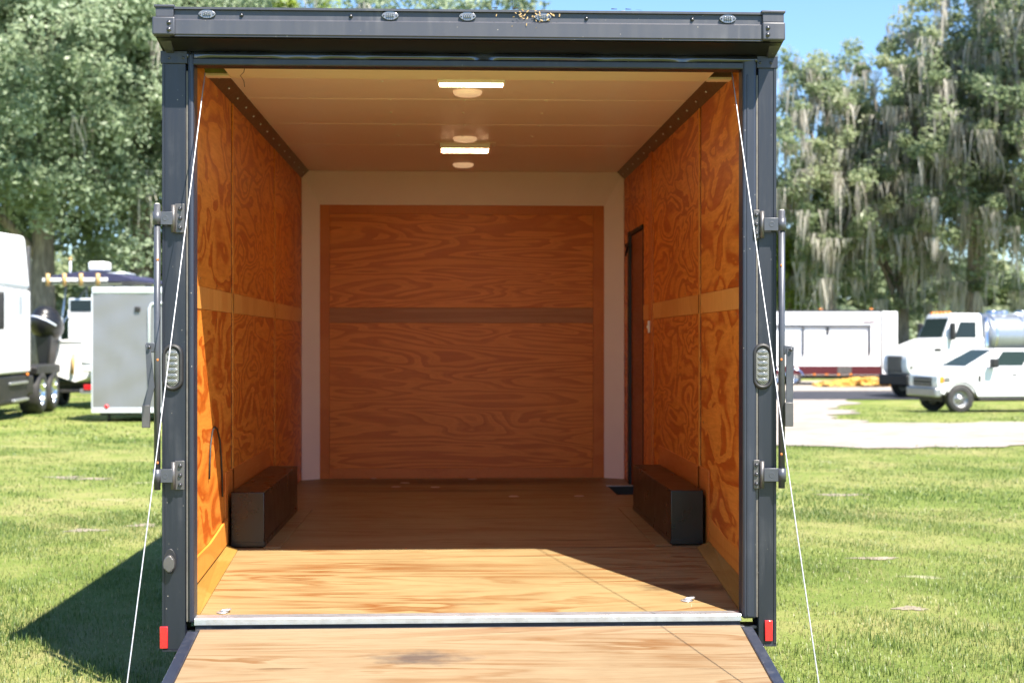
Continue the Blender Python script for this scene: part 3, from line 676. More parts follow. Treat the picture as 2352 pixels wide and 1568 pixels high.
# ---- interior: front wall with its bevelled white border
xl, xr = ax(733, FRONT), ax(1389, FRONT); zt, zb = az(471, FRONT), DECK
fw = empty('front_wall', (0, 0, 0)); fw.parent = tr
YB = 4.70
b = MB()
b.slab([(-WX, YB, CEIL), (WX, YB, CEIL), (xr, FRONT, zt), (xl, FRONT, zt)], .01, -.01); b.build('top_border', M['white_border'], fw)
b = MB(); b.slab([(-WX, YB, DECK), (-WX, YB, CEIL), (xl, FRONT, zt), (xl, FRONT, DECK)], .01, -.01); b.build('side_border', M['white_border'], fw)
b = MB(); b.slab([(WX, YB, CEIL), (WX, YB, DECK), (xr, FRONT, DECK), (xr, FRONT, zt)], .01, -.01); b.build('side_border', M['white_border'], fw)
z1, z2 = az(707, FRONT), az(741, FRONT); xa, xc = ax(757, FRONT), ax(1362, FRONT); za, zz = az(493, FRONT), az(1074, FRONT)
b = MB(); b.box(xa, xc, FRONT, FRONT + .012, z1 + .001, za, .001); b.build('plywood_panel', M['front_ply'], fw)
b = MB(); b.box(xa, xc, FRONT, FRONT + .012, zz, z2 - .001, .001); b.build('plywood_panel', M['front_ply'], fw)
b = MB(); b.box(xa, xc, FRONT - .003, FRONT + .012, z2, z1, .001); b.build('band_board', M['grey_band'], fw)
for q in ((xl, xa - .001, zb, zt - .001), (xc + .001, xr, zb, zt - .001), (xa, xc, za + .001, zt - .001), (xa, xc, zb, zz - .001)):
    b = MB(); b.box(q[0], q[1], FRONT - .002, FRONT + .012, q[2], q[3], .001); b.build('edge_board', M['kick'], fw)

# ---- interior: ceiling
ce = empty('ceiling', (0, 0, 0)); ce.parent = tr
yc = [.64, 1.53, 2.40, 3.28, 4.80]
for y0, y1 in zip(yc, yc[1:]):
    b = MB(); b.box(-WX, WX, y0 + .003, y1, CEIL, CEIL + .008); b.build('ceiling_sheet', M['ceiling'], ce)
    if y1 < 4.5:
        b = MB(); b.box(-WX, WX, y1 - .012, y1 + .016, CEIL - .0022, CEIL - .0002, .0008); b.build('seam_strip', M['ceiling'], ce)
for s in (-1, 1):
    b = MB(); b.prism([(s * (WX - .001), CEIL - .055), (s * (WX - .058), CEIL - .0015), (s * (WX - .05), CEIL - .0005), (s * (WX + .004), CEIL - .048)], .64, 4.70, 'Y'); cv = P(b, 'cove_trim', 'cove')
    for y in np.arange(.78, 4.6, .29):
        q = MB(); q.ell((s * (WX - .030), y, CEIL - .030), (.006, .006, .006), 8, 6); q.build('screw', M['alu'], cv)
for y in (1.0, 1.53, 1.95, 2.40, 2.85, 3.28):
    for x in (-.42, -.02, .42):
        q = MB(); q.ell((x + random.uniform(-.01, .01), y, CEIL - .003), (.008, .008, .003), 8, 6); q.build('screw', M['lamp_white'], ce)
# spring cover over the opening and its two corner pockets
b = MB(); b.box(-1.105, 1.105, .09, .622, 2.750, 2.758, .001); b.box(-1.105, 1.105, .622, .638, 2.750, 2.812, .001); P(b, 'spring_cover', 'cream')
for s in (-1, 1):
    b = MB(); b.box(s * 1.107, s * (WX + .004), .575, .638, 2.748, 2.759, .001); P(b, 'pocket_flange', 'cream')
    b = MB(); b.box(s * 1.103, s * 1.24, .56, .57, 2.759, 2.84); b.box(s * 1.103, s * 1.24, .09, .56, 2.832, 2.840); P(b, 'pocket_back', 'olive' if s < 0 else 'cove')
    b = MB(); n = 90
    b.tube([(s * (1.06 + .14 * k / n), .12 + .028 * math.cos(k * .9), 2.785 + .028 * math.sin(k * .9)) for k in range(n)], .0045, 6); P(b, 'spring', 'copper')
# ceiling lights and round vents
for px, py0, py1, x0, x1 in ((1082, 186, 197, 1004, 1161), (1068, 338, 354, 1010, 1126)):
    y0 = 3267 * (CEIL - .03 - CAM.z) / (784 - py0) - 6; 
    xa_, xb_ = ax(x0, y0), ax(x1, y0); d = .11 if py0 < 200 else .20
    b = MB(); b.box(xa_ - .035, xb_ + .035, y0 - .02, y0 + d + .03, CEIL - .006, CEIL - .001, .002); cl = P(b, 'ceiling_light', 'ceiling')
    q = MB(); q.box(xa_, xb_, y0, y0 + d, CEIL - .040, CEIL - .0061, .006, 3); q.build('housing', M['lamp_white'], cl)
    q = MB(); q.box(xa_ + .012, xb_ - .012, y0 + .012, y0 + d - .012, CEIL - .0425, CEIL - .0402); q.build('diffuser', M['lit'], cl)
    for sx in (xa_ - .018, xb_ + .018):
        q = MB(); q.ell((sx, y0 + d / 2, CEIL - .007), (.006, .006, .003), 8, 6); q.build('screw', M['alu'], cl)
for px, py, wpx in ((1074, 216, 66), (1068, 321.5, 54), (1064, 381, 46)):
    y0 = 3267 * (CEIL - .012 - CAM.z) / (784 - py) - 6; x = ax(px, y0); r = .074
    b = MB(); b.lathe([(0, -.024), (r*.7, -.023), (r*.9, -.018), (r, -.008), (r, 0)], (x, y0, CEIL - .0005), 'Z', 26); P(b, 'dome_light', 'dome')
b = MB(); p0 = at(563, 150, .12)
b.tube([p0, at(560, 166, .13), at(552, 174, .14), at(560, 186, .15), at(562, 200, .15)], .0014, 5); P(b, 'loose_wire', 'black')

# ---- ramp door
RA = math.atan(.165); rp = empty('ramp_door', (0, 0, 0)); rp.parent = tr
def rz(y): return .337 + .165 * (y + .055)
Y0, Y1 = -.055, -2.06
b = MB(); b.hexa([(-1.128, Y1, rz(Y1) - .02), (1.128, Y1, rz(Y1) - .02), (1.128, Y0, rz(Y0) - .02), (-1.128, Y0, rz(Y0) - .02), (-1.128, Y1, rz(Y1)), (1.128, Y1, rz(Y1)), (1.128, Y0, rz(Y0)), (-1.128, Y0, rz(Y0))], .0015); b.build('plywood_sheet', M['ramp_ply'], rp)
for s in (-1, 1):
    b = MB(); a0, a1 = s * 1.129, s * 1.176
    b.hexa([(a0, Y1, rz(Y1) - .05), (a1, Y1, rz(Y1) - .05), (a1, Y0 - .03, rz(Y0) - .055), (a0, Y0 - .03, rz(Y0) - .055), (a0, Y1, rz(Y1) + .004), (a1, Y1, rz(Y1) + .004), (a1, Y0 - .03, rz(Y0)), (a0, Y0 - .03, rz(Y0))], .005); b.build('edge_frame', M['jamb'], rp)
    b = MB(); b.box(s * 1.165, s * 1.210, -1.19, -1.13, rz(-1.16) - .03, rz(-1.16) + .012, .004); b.build('cable_bracket', M['hinge_metal'], rp)
b = MB(); b.box(-1.15, 1.15, Y0 + .001, Y0 + .035, rz(Y0) - .035, rz(Y0) - .004, .004); b.build('hinge_rail', M['rubber'], rp)
q = MB(); q.box(-1.12, 1.12, Y1 - .02, Y1 - .001, -.01, rz(Y1) + .002, .004); q.build('toe_edge', M['alu'], rp)
for s, px, py in ((-1, 471, 168), (1, 1681, 166)):
    a = at(px, py, .05); e = Vector((s * 1.205, -1.16, rz(-1.16) + .004)); b = MB()
    b.tube([a + (e - a) * k + Vector((0, 0, -.010 * math.sin(math.pi * k))) for k in np.linspace(0, 1, 24)], .0023, 8); P(b, 'cable', 'cable')

# bits of dry leaf on the header, cord on the wall
V, F = [], []
for k in range(38):
    c0 = Vector((ax(random.choice((1200, 1205, 1228, 1238, 1262, random.uniform(1120, 1300))), -.15) + random.gauss(0, .012), -.156, 2.893 - abs(random.gauss(0, .035))))
    sz = random.uniform(.002, .007); aa = random.uniform(0, 6.3); i0 = len(V)
    for dx, dz in ((-1, -.4), (1, -.3), (.8, .4), (-.7, .35)): V.append((c0.x + sz * (dx*math.cos(aa) - dz*math.sin(aa)), c0.y - random.uniform(0, .003), c0.z + sz * (dx*math.sin(aa) + dz*math.cos(aa))))
    F.append((i0, i0+1, i0+2, i0+3))
for px in (380, 640, 1180, 1430, 1480, 910, 1140):
    for k in range(6):
        c0 = Vector((ax(px, -.12) + random.gauss(0, .02), random.uniform(-.14, -.02), 2.897 + random.uniform(0, .006))); i0 = len(V); sz = .012
        for dx, dz in ((-1, -.3), (1, -.3), (1, .3), (-1, .3)): V.append((c0.x + sz*dx, c0.y + sz*dz, c0.z + random.uniform(0, .005)))
        F.append((i0, i0+1, i0+2, i0+3))
lf = fast_mesh('leaf_debris', V, F, M['straw']); tag(lf, 'scraps of brown dry leaf caught on the black trailer header', 'debris', kind='stuff')
xw = -(WX - .006); b = MB()
def wy(px):  # distance along the left wall for a pixel column
    u = (px - 1176) / FPX; q = (math.sin(YAW) + u*math.cos(YAW)) / (math.cos(YAW) - u*math.sin(YAW)); return (xw - CAM.x) / q - 6
def wp(px, py):
    y = wy(px); d = (xw - CAM.x) * math.sin(YAW) + (y + 6) * math.cos(YAW); return Vector((xw, y, CAM.z + (784 - py) * d / FPX))
b.tube([wp(481, 1100), wp(482, 1060), wp(484, 1020), wp(488, 990), wp(493, 980), wp(499, 984), wp(505, 1010), wp(508, 1050), wp(510, 1090), wp(511, 1140)], .0042, 8)
co = b.build('cord_loop', M['black']); tag(co, 'thin black cord hanging in a loop against the plywood wall', 'cord')

# ------------------------------------------------------------------ vehicles
def wheel(parent, x, y, z, r, wd, rim_m='rim', side=1, rr=.58, holes=8):
    b = MB(); h = wd / 2
    b.lathe([(r*rr, -h*.9), (r*.86, -h), (r*.97, -h*.8), (r, -h*.4), (r, h*.4), (r*.97, h*.8), (r*.86, h), (r*rr, h*.9)], (x, y, z), 'Y', 28); wh = b.build('wheel', M['tyre'], parent)
    s = side; b = MB()
    b.lathe([(.0, s*h*.75), (r*.13, s*h*.75), (r*.16, s*h*.45), (r*.38, s*h*.35), (r*.47, s*h*.15), (r*rr*.97, s*h*.55), (r*rr, s*h*.92)], (x, y, z), 'Y', 28)
    b.build('rim', M[rim_m], wh)
    b = MB()
    for k in range(holes):
        a = 2*math.pi*k/holes; b.ell((x + r*.32*math.cos(a), y + s*h*.42, z + r*.32*math.sin(a)), (r*.065, h*.06, r*.065), 8, 6)
    b.build('rim_holes', M['black'], wh)
    return wh
def place(px, D, ):
    p = at(px, 784, D - 6.0); return p.x, p.y
def arc(cx, cz, r, a0, a1, n=12): return [(cx + r*math.cos(a), cz + r*math.sin(a)) for a in np.linspace(a0, a1, n)]

# --- white pickup (front end and cab seen)
x, y = place(2312, 45.0)
pk = empty('pickup_truck', (x, y, float(ground_z(x, y))), R(180 + 8), 'white crew cab pickup truck parked in front of the tank truck', 'pickup')
prof = [(2.84, .62), (2.90, .95), (2.88, 1.16), (2.80, 1.25), (2.55, 1.31), (2.1, 1.39), (1.85, 1.44), (-1.62, 1.43), (-1.62, 1.40), (-3.2, 1.40), (-3.22, .66)]
prof += arc(-1.95, .42, .50, math.pi * .86, math.pi * .14)[0:] if False else []
low = [(-2.50, .58)] + [(-1.95 - .53*math.cos(a), .44 + .53*math.sin(a)) for a in np.linspace(.3, math.pi - .3, 12)] + [(-1.38, .50), (1.54, .50)] + [(2.1 - .53*math.cos(a), .44 + .53*math.sin(a)) for a in np.linspace(.3, math.pi - .3, 12)] + [(2.66, .60)]
b = MB(); b.prism(prof + low, -.98, .98, 'Y', .05, 3); b.build('body', M['white_paint'], pk)
b = MB(); B0 = [(1.93, -.90, 1.42), (1.93, .90, 1.42), (-1.6, .90, 1.42), (-1.6, -.90, 1.42)]; B1 = [(.80, -.74, 2.02), (.80, .74, 2.02), (-1.42, .74, 2.02), (-1.42, -.74, 2.02)]
b.hexa(B0 + B1, .06, 3); b.build('cab', M['white_paint'], pk)
def onface(A, Bp, Cc, Dd, u, v):
    A, Bp, Cc, Dd = map(Vector, (A, Bp, Cc, Dd)); return (A*(1-u) + Bp*u)*(1-v) + (Dd*(1-u) + Cc*u)*v
def win(parent, q, u0, u1, v0, v1, m, name='window', skew=0):
    b = MB(); pts = [onface(*q, u0, v0), onface(*q, u1, v0), onface(*q, u1 , v1), onface(*q, u0 + skew, v1)]
    b.slab(pts, .012, 0); 
    return b.build(name, M[m], parent)
win(pk, (B0[0], B0[1], B1[1], B1[0]), .07, .93, .08, .92, 'teal_glass', 'windshield')
sl = (B0[1], B0[2], B1[2], B1[1]); win(pk, sl, .25, .55, .10, .86, 'teal_glass', 'window', -.09); win(pk, sl, .59, .93, .10, .86, 'teal_glass')
sr = (B0[3], B0[0], B1[0], B1[3]); win(pk, sr, .07, .41, .10, .86, 'teal_glass'); win(pk, sr, .45, .75, .10, .86, 'teal_glass')
for s in (-1, 1):
    b = MB(); b.box(2.45, 2.72, s*.70, s*.992, .96, 1.14, .03); b.build('headlight', M['lens'], pk)
    b = MB(); b.box(2.68, 2.82, s*.82, s*.998, .94, 1.16, .02); b.build('turn_signal', M['amber'], pk)
    b = MB(); b.box(.95, 1.18, s*1.02, s*1.26, 1.42, 1.72, .05, 3); b.build('mirror', M['black'], pk)
    b = MB(); b.box(.20, .38, s*.975, s*1.0, 1.17, 1.22, .01); b.build('door_handle', M['black'], pk)
    b = MB(); b.box(1.42, 1.52, s*.975, s*.995, .98, 1.18, .01); b.build('side_vent', M['black'], pk)
    for xx in (1.30, .12, -.85): 
        b = MB(); b.box(xx, xx + .012, s*.974, s*.983, .58, 1.42); b.build('door_seam', M['chassis'], pk)
    for xa_ in (2.1, -1.95):
        b = MB(); b.tube([(xa_ - .545*math.cos(a), s*.975, .44 + .545*math.sin(a)) for a in np.linspace(.15, math.pi - .15, 16)], .028, 8); b.build('arch_lip', M['hinge_metal'], pk)
    b = MB(); b.box(-1.35, 1.5, s*.93, s*1.0, .40, .47, .02); b.build('side_step', M['black'], pk)
    for xa_ in (2.1, -1.95): wheel(pk, xa_, s*.86, .445, .445, .28, 'rim', s)
b = MB(); b.box(2.79, 2.925, -.62, .62, .84, 1.12, .03); b.build('grille', M['black'], pk)
b = MB()
for k in range(2): b.box(2.92, 2.94, -.6, .6, .90 + k*.12, .93 + k*.12, .008)
b.build('grille_bar', M['rim'], pk)
b = MB(); b.box(2.74, 2.98, -1.0, 1.0, .50, .80, .06, 3); b.build('front_bumper', M['rim'], pk)
b = MB(); b.box(-3.0, 2.6, -.75, .75, .36, .56); b.build('underbody', M['chassis'], pk)

# --- white tank truck behind it
x, y = place(2200, 58.0)
tk = empty('tank_truck', (x, y, float(ground_z(x, y))), R(180 + 13), 'white day cab truck with amber roof lamps and a silver tank', 'truck')
hood = [(2.86, .95), (2.95, 1.2), (2.93, 1.62), (2.78, 1.87), (2.35, 2.10), (1.45, 2.42), (1.2, 2.45), (1.2, .95), (1.42, .95)] + [(1.98 - .56*math.cos(a), .60 + .60*math.sin(a)) for a in np.linspace(.62, math.pi - .62, 12)]
b = MB(); b.prism(hood, -.98, .98, 'Y', .13, 4); b.build('hood', M['white_paint'], tk)
B0 = [(1.35, -1.05, 1.0), (1.35, 1.05, 1.0), (-.55, 1.05, 1.0), (-.55, -1.05, 1.0)]; 
b = MB(); b.box(-.55, 1.30, -1.05, 1.05, .95, 2.46, .06, 3); b.build('cab', M['white_paint'], tk)
B0 = [(1.32, -1.03, 2.42), (1.32, 1.03, 2.42), (-.55, 1.03, 2.42), (-.55, -1.03, 2.42)]; B1 = [(.86, -.92, 3.44), (.86, .92, 3.44), (-.52, .92, 3.44), (-.52, -.92, 3.44)]
b = MB(); b.hexa(B0 + B1, .12, 4); b.build('cab_top', M['white_paint'], tk)
win(tk, (B0[0], B0[1], B1[1], B1[0]), .07, .93, .04, .80, 'teal_glass', 'windshield')
sl = (B0[1], B0[2], B1[2], B1[1]); win(tk, sl, .26, .80, .0, .66, 'glass', 'window', .06)
sr = (B0[3], B0[0], B1[0], B1[3]); win(tk, sr, .2, .74, .0, .66, 'glass')
for k in range(5):
    b = MB(); b.ell((.80, -.6 + k*.3, 3.46), (.09, .07, .05), 10, 6); b.build('roof_lamp', M['amber'], tk)
for s in (-1, 1):
    b = MB(); b.box(.92, 1.10, s*1.10, s*1.32, 2.35, 3.05, .05, 3); b.tube([(1.0, s*1.0, 2.95), (1.0, s*1.2, 2.95)], .025, 6); b.build('mirror', M['black'], tk)
    b = MB(); b.box(1.38, 1.72, s*.97, s*.99, 1.88, 2.02, .01); b.build('hood_vent', M['black'], tk)
    b = MB(); b.box(2.62, 2.86, s*.70, s*.985, 1.12, 1.36, .05, 3); b.build('headlight', M['lens'], tk)
    b = MB(); b.tube([(-.72, s*.95, .9), (-.72, s*.95, 3.3)], .08, 10); b.build('exhaust_stack', M['chrome'], tk)
    b = MB(); b.lathe([(0, 0), (.32, 0), (.32, 1.2), (0, 1.2)], (-.5, s*.85, .72), 'X', 18); b.build('fuel_tank', M['steel'], tk)
    wheel(tk, 1.98, s*.95, .52, .52, .30, 'rim', s)
    for xa_ in (-3.2, -4.5): wheel(tk, xa_, s*.90, .52, .52, .5, 'chrome', s)
b = MB(); b.box(2.86, 2.97, -.55, .55, 1.05, 1.70, .04); b.build('grille', M['black'], tk)
b = MB(); b.box(2.62, 3.04, -1.12, 1.12, .50, .95, .07, 3); b.build('front_bumper', M['black'], tk)
for s in (-1, 1):
    b = MB(); b.box(1.02, 1.035, s*1.05, s*1.058, 1.0, 2.42); b.box(-.30, -.285, s*1.05, s*1.058, 1.0, 2.42); b.box(-.30, 1.03, s*1.05, s*1.058, 1.0, 1.015); b.build('door_seam', M['hinge_metal'], tk)
    b = MB(); b.box(-.22, -.02, s*1.05, s*1.09, 1.85, 1.90, .01); b.build('door_handle', M['black'], tk)
    b = MB(); b.box(-.2, .9, s*.95, s*1.12, .52, .58, .01); b.box(-.1, .9, s*.95, s*1.10, .80, .85, .01); b.build('step', M['rim'], tk)
b = MB()
for k in range(7): b.box(2.965, 2.98, -.50 + k*.16, -.46 + k*.16, 1.1, 1.65)
b.build('grille_bars', M['rim'], tk)
b = MB(); b.box(-5.6, 2.6, -.45, .45, .62, .95); b.build('chassis', M['chassis'], tk)
b = MB(); b.lathe([(.0, -.16), (.62, -.10), (.88, .0), (.92, .14), (.92, 4.4), (.88, 4.55), (.6, 4.65), (0, 4.7)], (-5.6, 0, 2.50), 'X', 36); tnk = b.build('tank', M['steel'], tk)
for xa_ in (-1.25, -2.6, -4.0, -5.3):
    q = MB(); q.lathe([(.925, -.04), (.955, -.03), (.955, .03), (.925, .04)], (xa_, 0, 2.50), 'X', 36); q.build('band', M['chrome'], tnk)
for xa_ in (-1.6, -2.1, -3.0):
    q = MB(); q.lathe([(.24, 0), (.24, .16), (.2, .2), (0, .22)], (xa_, 0, 3.38), 'Z', 18); q.build('hatch', M['chrome'], tnk)
q = MB(); q.tube([(-5.3, .5, 3.44), (-.95, .5, 3.44)], .03, 8); q.tube([(-5.3, -.5, 3.44), (-.95, -.5, 3.44)], .03, 8); q.build('rail', M['chrome'], tnk)

# --- white show trailer behind the gravel
x, y = place(2026, 70.0)
rt = empty('show_trailer', (x, y, float(ground_z(x, y))), R(-5), 'long white box trailer with a dark red lower stripe', 'trailer')
L = 11.5
b = MB(); b.box(-L, 0, 0, 2.5, .52, 3.72, .05, 3); b.build('body', M['white_paint'], rt)
b = MB(); b.prism([(.005, .02), (.85, .35), (.85, 2.15), (.005, 2.48)], .55, 3.70, 'Z', .05, 3); b.build('nose', M['white_paint'], rt)
b = MB(); b.box(-.06, .0, -.02, .0, .55, 3.7); b.box(-L, 0, -.012, 0, 3.70, 3.78, .003); b.build('corner_trim', M['black'], rt)
b = MB(); b.box(-L + .1, -.02, -.014, -.001, .56, .98); b.build('stripe', M['red_paint'], rt)
b = MB(); b.box(-2.2, -1.5, -.018, -.015, .58, .96); b.build('skirt_patch', M['hinge_metal'], rt)
b = MB(); b.box(-6.6, -.55, -.10, -.002, 2.92, 3.04, .02)
for xx in (-6.5, -3.9, -.62): b.box(xx - .05, xx + .05, -.09, -.002, 1.5 if xx != -.62 else 1.55, 2.92, .02)
b.build('awning_arms', M['bar_metal'], rt)
b = MB(); b.box(-.95, -.35, -.014, -.001, 3.12, 3.2); b.build('red_mark', M['red_paint'], rt)
b = MB()
for a in ((-1.75, -1.74, 1.05, 2.1), (-.98, -.97, 1.05, 2.1), (-1.75, -.97, 2.09, 2.11)): b.box(a[0], a[1], -.008, -.001, a[2], a[3])
b.build('door_seam', M['hinge_metal'], rt)
b = MB(); b.box(-2.75, -2.62, -.06, -.002, 2.55, 2.9, .02); b.build('porch_light', M['black'], rt)
for xx in (-9.5, -3.1, -.6):
    b = MB(); b.box(xx, xx + .16, .02, .1, 3.79, 3.85, .02); b.build('roof_lamp', M['amber'], rt)
b = MB()
for xx in (-3.4, -2.8, -2.2, -1.6): b.box(xx, xx + .12, -.020, -.016, .53, .60)
b.build('side_lamps', M['amber'], rt)
for xx in (-4.35, -5.25, -6.15):
    wheel(rt, xx, .12, .38, .38, .25, 'chrome', -1); wheel(rt, xx, 2.38, .38, .38, .25, 'chrome', 1)
    b = MB(); b.lathe([(.44, -.14), (.50, -.14), (.50, .12), (.44, .12)], (xx, .10, .38), 'Y', 24)
    for v in [v for v in b.bm.verts if v.co.z < .40]: b.bm.verts.remove(v)
    b.build('fender', M['chrome'], rt)
b = MB(); b.box(-L + .3, 0, .4, 2.1, .34, .52); b.box(-1.0, -.85, .3, .45, .02, .5); b.build('underframe', M['chassis'], rt)

# heap of yellow boards at the foot of the show trailer
b = MB()
for k in range(150):
    t_ = random.random(); x0 = -3.4 + t_ * 4.4 + random.gauss(0, .15); hgt = (.16 + .42 * t_) * random.random(); a = random.uniform(-.7, .7); ln = random.uniform(.15, .5); wv = random.uniform(.04, .12)
    y0 = random.gauss(-1.6, .35); dx, dy = math.cos(a)*ln, math.sin(a)*ln; nx_, ny_ = -math.sin(a)*wv, math.cos(a)*wv; z0 = .02 + hgt; th = random.uniform(.05, .11); tl = random.uniform(-.08, .1)
    b.mi = 0 if random.random() < .72 else 1
    b.hexa([(x0-dx-nx_, y0-dy-ny_, z0), (x0+dx-nx_, y0+dy-ny_, z0+tl), (x0+dx+nx_, y0+dy+ny_, z0+tl), (x0-dx+nx_, y0-dy+ny_, z0), (x0-dx-nx_, y0-dy-ny_, z0+th), (x0+dx-nx_, y0+dy-ny_, z0+th+tl), (x0+dx+nx_, y0+dy+ny_, z0+th+tl), (x0-dx+nx_, y0-dy+ny_, z0+th)])
ph = b.build('board_heap', [M['yellow'], M['straw']]); ph.location = (x, y, float(ground_z(x, y - 1.6)))
tag(ph, 'low heap of yellow and straw coloured scraps below the white box trailer', 'scrap heap', kind='stuff')

# --- semi truck with sleeper at the frame's edge
x, y = place(70, 33.4)
sm = empty('semi_truck', (x, y, float(ground_z(x, y))), math.atan2(-.997, .06), 'white sleeper semi truck cropped by the picture edge, tandem wheels behind', 'truck')
# local: +x forward, +y its driver side; origin under the rear corner of the sleeper on that side
b = MB(); b.box(0, 4.3, -2.45, 0, 1.02, 2.9, .05, 3); b.build('cab', M['semi_white'], sm)
b = MB(); b.hexa([(0, -2.45, 2.901), (3.9, -2.45, 2.901), (3.9, 0, 2.901), (0, 0, 2.901), (.05, -2.3, 4.18), (2.2, -2.3, 4.10), (2.2, -.1, 4.10), (.05, -.1, 4.18)], .12, 4); b.build('sleeper_roof', M['semi_white'], sm)
b = MB(); b.box(-.22, -.01, -.10, -.04, 1.05, 3.95, .02); b.box(-.22, -.01, -2.41, -2.35, 1.05, 3.95, .02); b.build('rear_fairing', M['hinge_metal'], sm)
b = MB(); b.box(4.1, 6.4, -2.2, -.25, .95, 2.05, .18, 4); b.build('hood', M['semi_white'], sm)
b = MB(); b.slab([(2.95, .004, 2.05), (3.75, .004, 2.05), (3.55, .004, 2.75), (2.95, .004, 2.75)], .01, 0); b.build('window', M['glass'], sm)
b = MB(); b.slab([(.75, .004, 2.35), (1.15, .004, 2.35), (1.15, .004, 2.75), (.75, .004, 2.75)], .01, 0); b.build('window', M['pale_rail'], sm)
b = MB(); b.box(4.05, 4.20, .22, .42, 1.98, 2.75, .05, 3); b.tube([(4.2, -.02, 2.62), (4.12, .30, 2.65), (4.12, .32, 2.5)], .03, 8); b.tube([(4.2, -.02, 1.95), (4.12, .30, 1.93), (4.12, .32, 2.1)], .03, 8); b.build('mirror', M['black'], sm)
b = MB(); b.box(2.45, 2.47, 0, .006, 1.1, 2.9); b.box(3.85, 3.87, 0, .006, 1.1, 2.6); b.box(.02, .05, 0, .006, 1.05, 2.9); b.build('panel_seam', M['hinge_metal'], sm)
b = MB(); b.box(.1, 4.4, -.35, -.03, .34, 1.0, .06, 3); b.box(-4.2, 5.8, -1.6, -.85, .68, 1.0); b.box(-.6, .0, -.5, -.06, .5, .95, .05); b.build('side_skirt', M['chassis'], sm)
b = MB(); b.box(.3, 1.9, -.03, .02, .78, .84, .01); b.box(.4, 1.7, -.02, .06, .40, .46, .01); b.build('step', M['alu'], sm)
for xa_ in (-1.35, -2.65):
    wheel(sm, xa_, -.25, .52, .52, .50, 'chrome', 1, .60); wheel(sm, xa_, -2.2, .52, .52, .50, 'chrome', -1, .60)
for yy, s in ((-.2, 1), (-2.25, -1)): wheel(sm, 4.75, yy, .52, .52, .30, 'chrome', s, .60)
b = MB(); b.prism([(-3.35, 1.12), (-3.3, .95), (-.75, .95), (-.7, 1.12), (-.9, 1.17), (-3.15, 1.17)], -.55, -.02, 'Y', .02); b.build('mud_guard', M['chassis'], sm)
b = MB(); b.ell((.25, -.01, .98), (.05, .03, .035), 10, 6); b.build('marker_lamp', M['amber'], sm)

# --- motor boat on its trailer
x, y = place(172, 38.5)
bt = empty('motor_boat', (x, y, float(ground_z(x, y))), R(-10), 'white motor boat with navy top and black outboard, stern showing', 'boat')
# local: +y bow (away), stern at y=0
def hull_sec(yv, hw, zk, zc, zg, fl):
    return [(0, yv, zk), (hw*.80, yv, zc), (hw, yv, zc + .12), (hw*fl, yv, zg)]
secs = [hull_sec(0, .98, .70, .95, 1.75, 1.06), hull_sec(1.5, 1.05, .68, .96, 1.78, 1.08), hull_sec(3.5, 1.0, .72, 1.05, 1.90, 1.12), hull_sec(5.2, .62, .85, 1.25, 2.08, 1.35), hull_sec(6.4, .06, 1.35, 1.6, 2.25, 2.0)]
b = MB(); rv = []
for sc_ in secs:
    full = [(-p[0], p[1], p[2]) for p in sc_[:0:-1]] + [tuple(p) for p in sc_]
    rv.append([b.bm.verts.new(p) for p in full])
for A, B in zip(rv, rv[1:]):
    for k in range(len(A) - 1): b.bm.faces.new([A[k], A[k+1], B[k+1], B[k]]).smooth = True
    b.bm.faces.new([A[-1], A[0], B[0], B[-1]])
b.bm.faces.new(rv[0]); b.bm.faces.new(rv[-1][::-1]); b.build('hull', M['gel'], bt)
b = MB(); b.box(-1.06, 1.06, -.03, .35, 1.751, 1.83, .03, 3); b.box(-.95, -.45, -.62, 0, .98, 1.12, .04); b.box(.45, .98, -.62, 0, .98, 1.12, .04); b.box(.2, .98, -.04, .3, 1.2, 1.76, .03); b.build('transom', M['gel'], bt)
b = MB(); b.prism([(1.3, 1.78), (2.6, 1.78), (2.5, 2.45), (2.2, 2.72), (1.5, 2.62), (1.35, 2.3)], -.52, .62, 'X', .05, 3); b.build('console', M['gel'], bt)
b = MB(); b.slab([(-.48, 1.46, 2.62), (.58, 1.46, 2.62), (.52, 1.95, 3.02), (-.42, 1.95, 3.02)], .02, 0); b.build('windscreen', M['glass'], bt)
b = MB(); b.box(-.55, .65, 1.15, 1.32, 2.05, 2.32, .03); b.build('dash', M['black'], bt)
b = MB(); b.box(-.42, .40, .50, .56, 2.52, 2.96, .03); b.build('windscreen', M['pale_rail'], bt)
b = MB(); b.box(-.36, .34, .485, .499, 2.60, 2.90, .01); b.build('instrument_panel', M['glass'], bt)
b = MB(); b.box(-.45, .55, .5, .95, 1.83, 2.4, .08, 3); b.box(-.45, .55, .50, .60, 2.4, 2.66, .04, 3); b.build('helm_seat', M['gel'], bt)
b = MB()
for sx in (-.72, .72):
    b.tube([(sx*1.12, .8, 1.8), (sx*.95, .95, 3.35)], .03, 8); b.tube([(sx*1.0, 2.4, 1.85), (sx*.92, 2.2, 3.35)], .03, 8); b.tube([(sx*1.1, .85, 2.2), (sx*.95, 2.2, 3.3)], .022, 8)
for yy in (.75, 2.4): b.tube([(-.98, yy, 3.36), (.98, yy, 3.36)], .03, 8)
b.tube([(-.5, .8, 3.4), (-.5, .8, 4.0)], .03, 8); b.tube([(.3, .9, 3.62), (1.0, .9, 3.65), (1.1, 1.4, 3.62)], .03, 8); b.build('tower_frame', M['pale_rail'], bt)
b = MB(); b.prism([(-1.10, 3.44), (-1.0, 3.40), (1.0, 3.40), (1.42, 3.40), (1.40, 3.50), (.9, 3.62), (0, 3.68), (-.8, 3.58)], .4, 2.7, 'Y', .02); b.build('navy_top', M['navy'], bt)
b = MB(); b.box(-1.10, .75, .36, .40, 3.40, 3.50, .01); b.build('valance', M['gel'], bt)
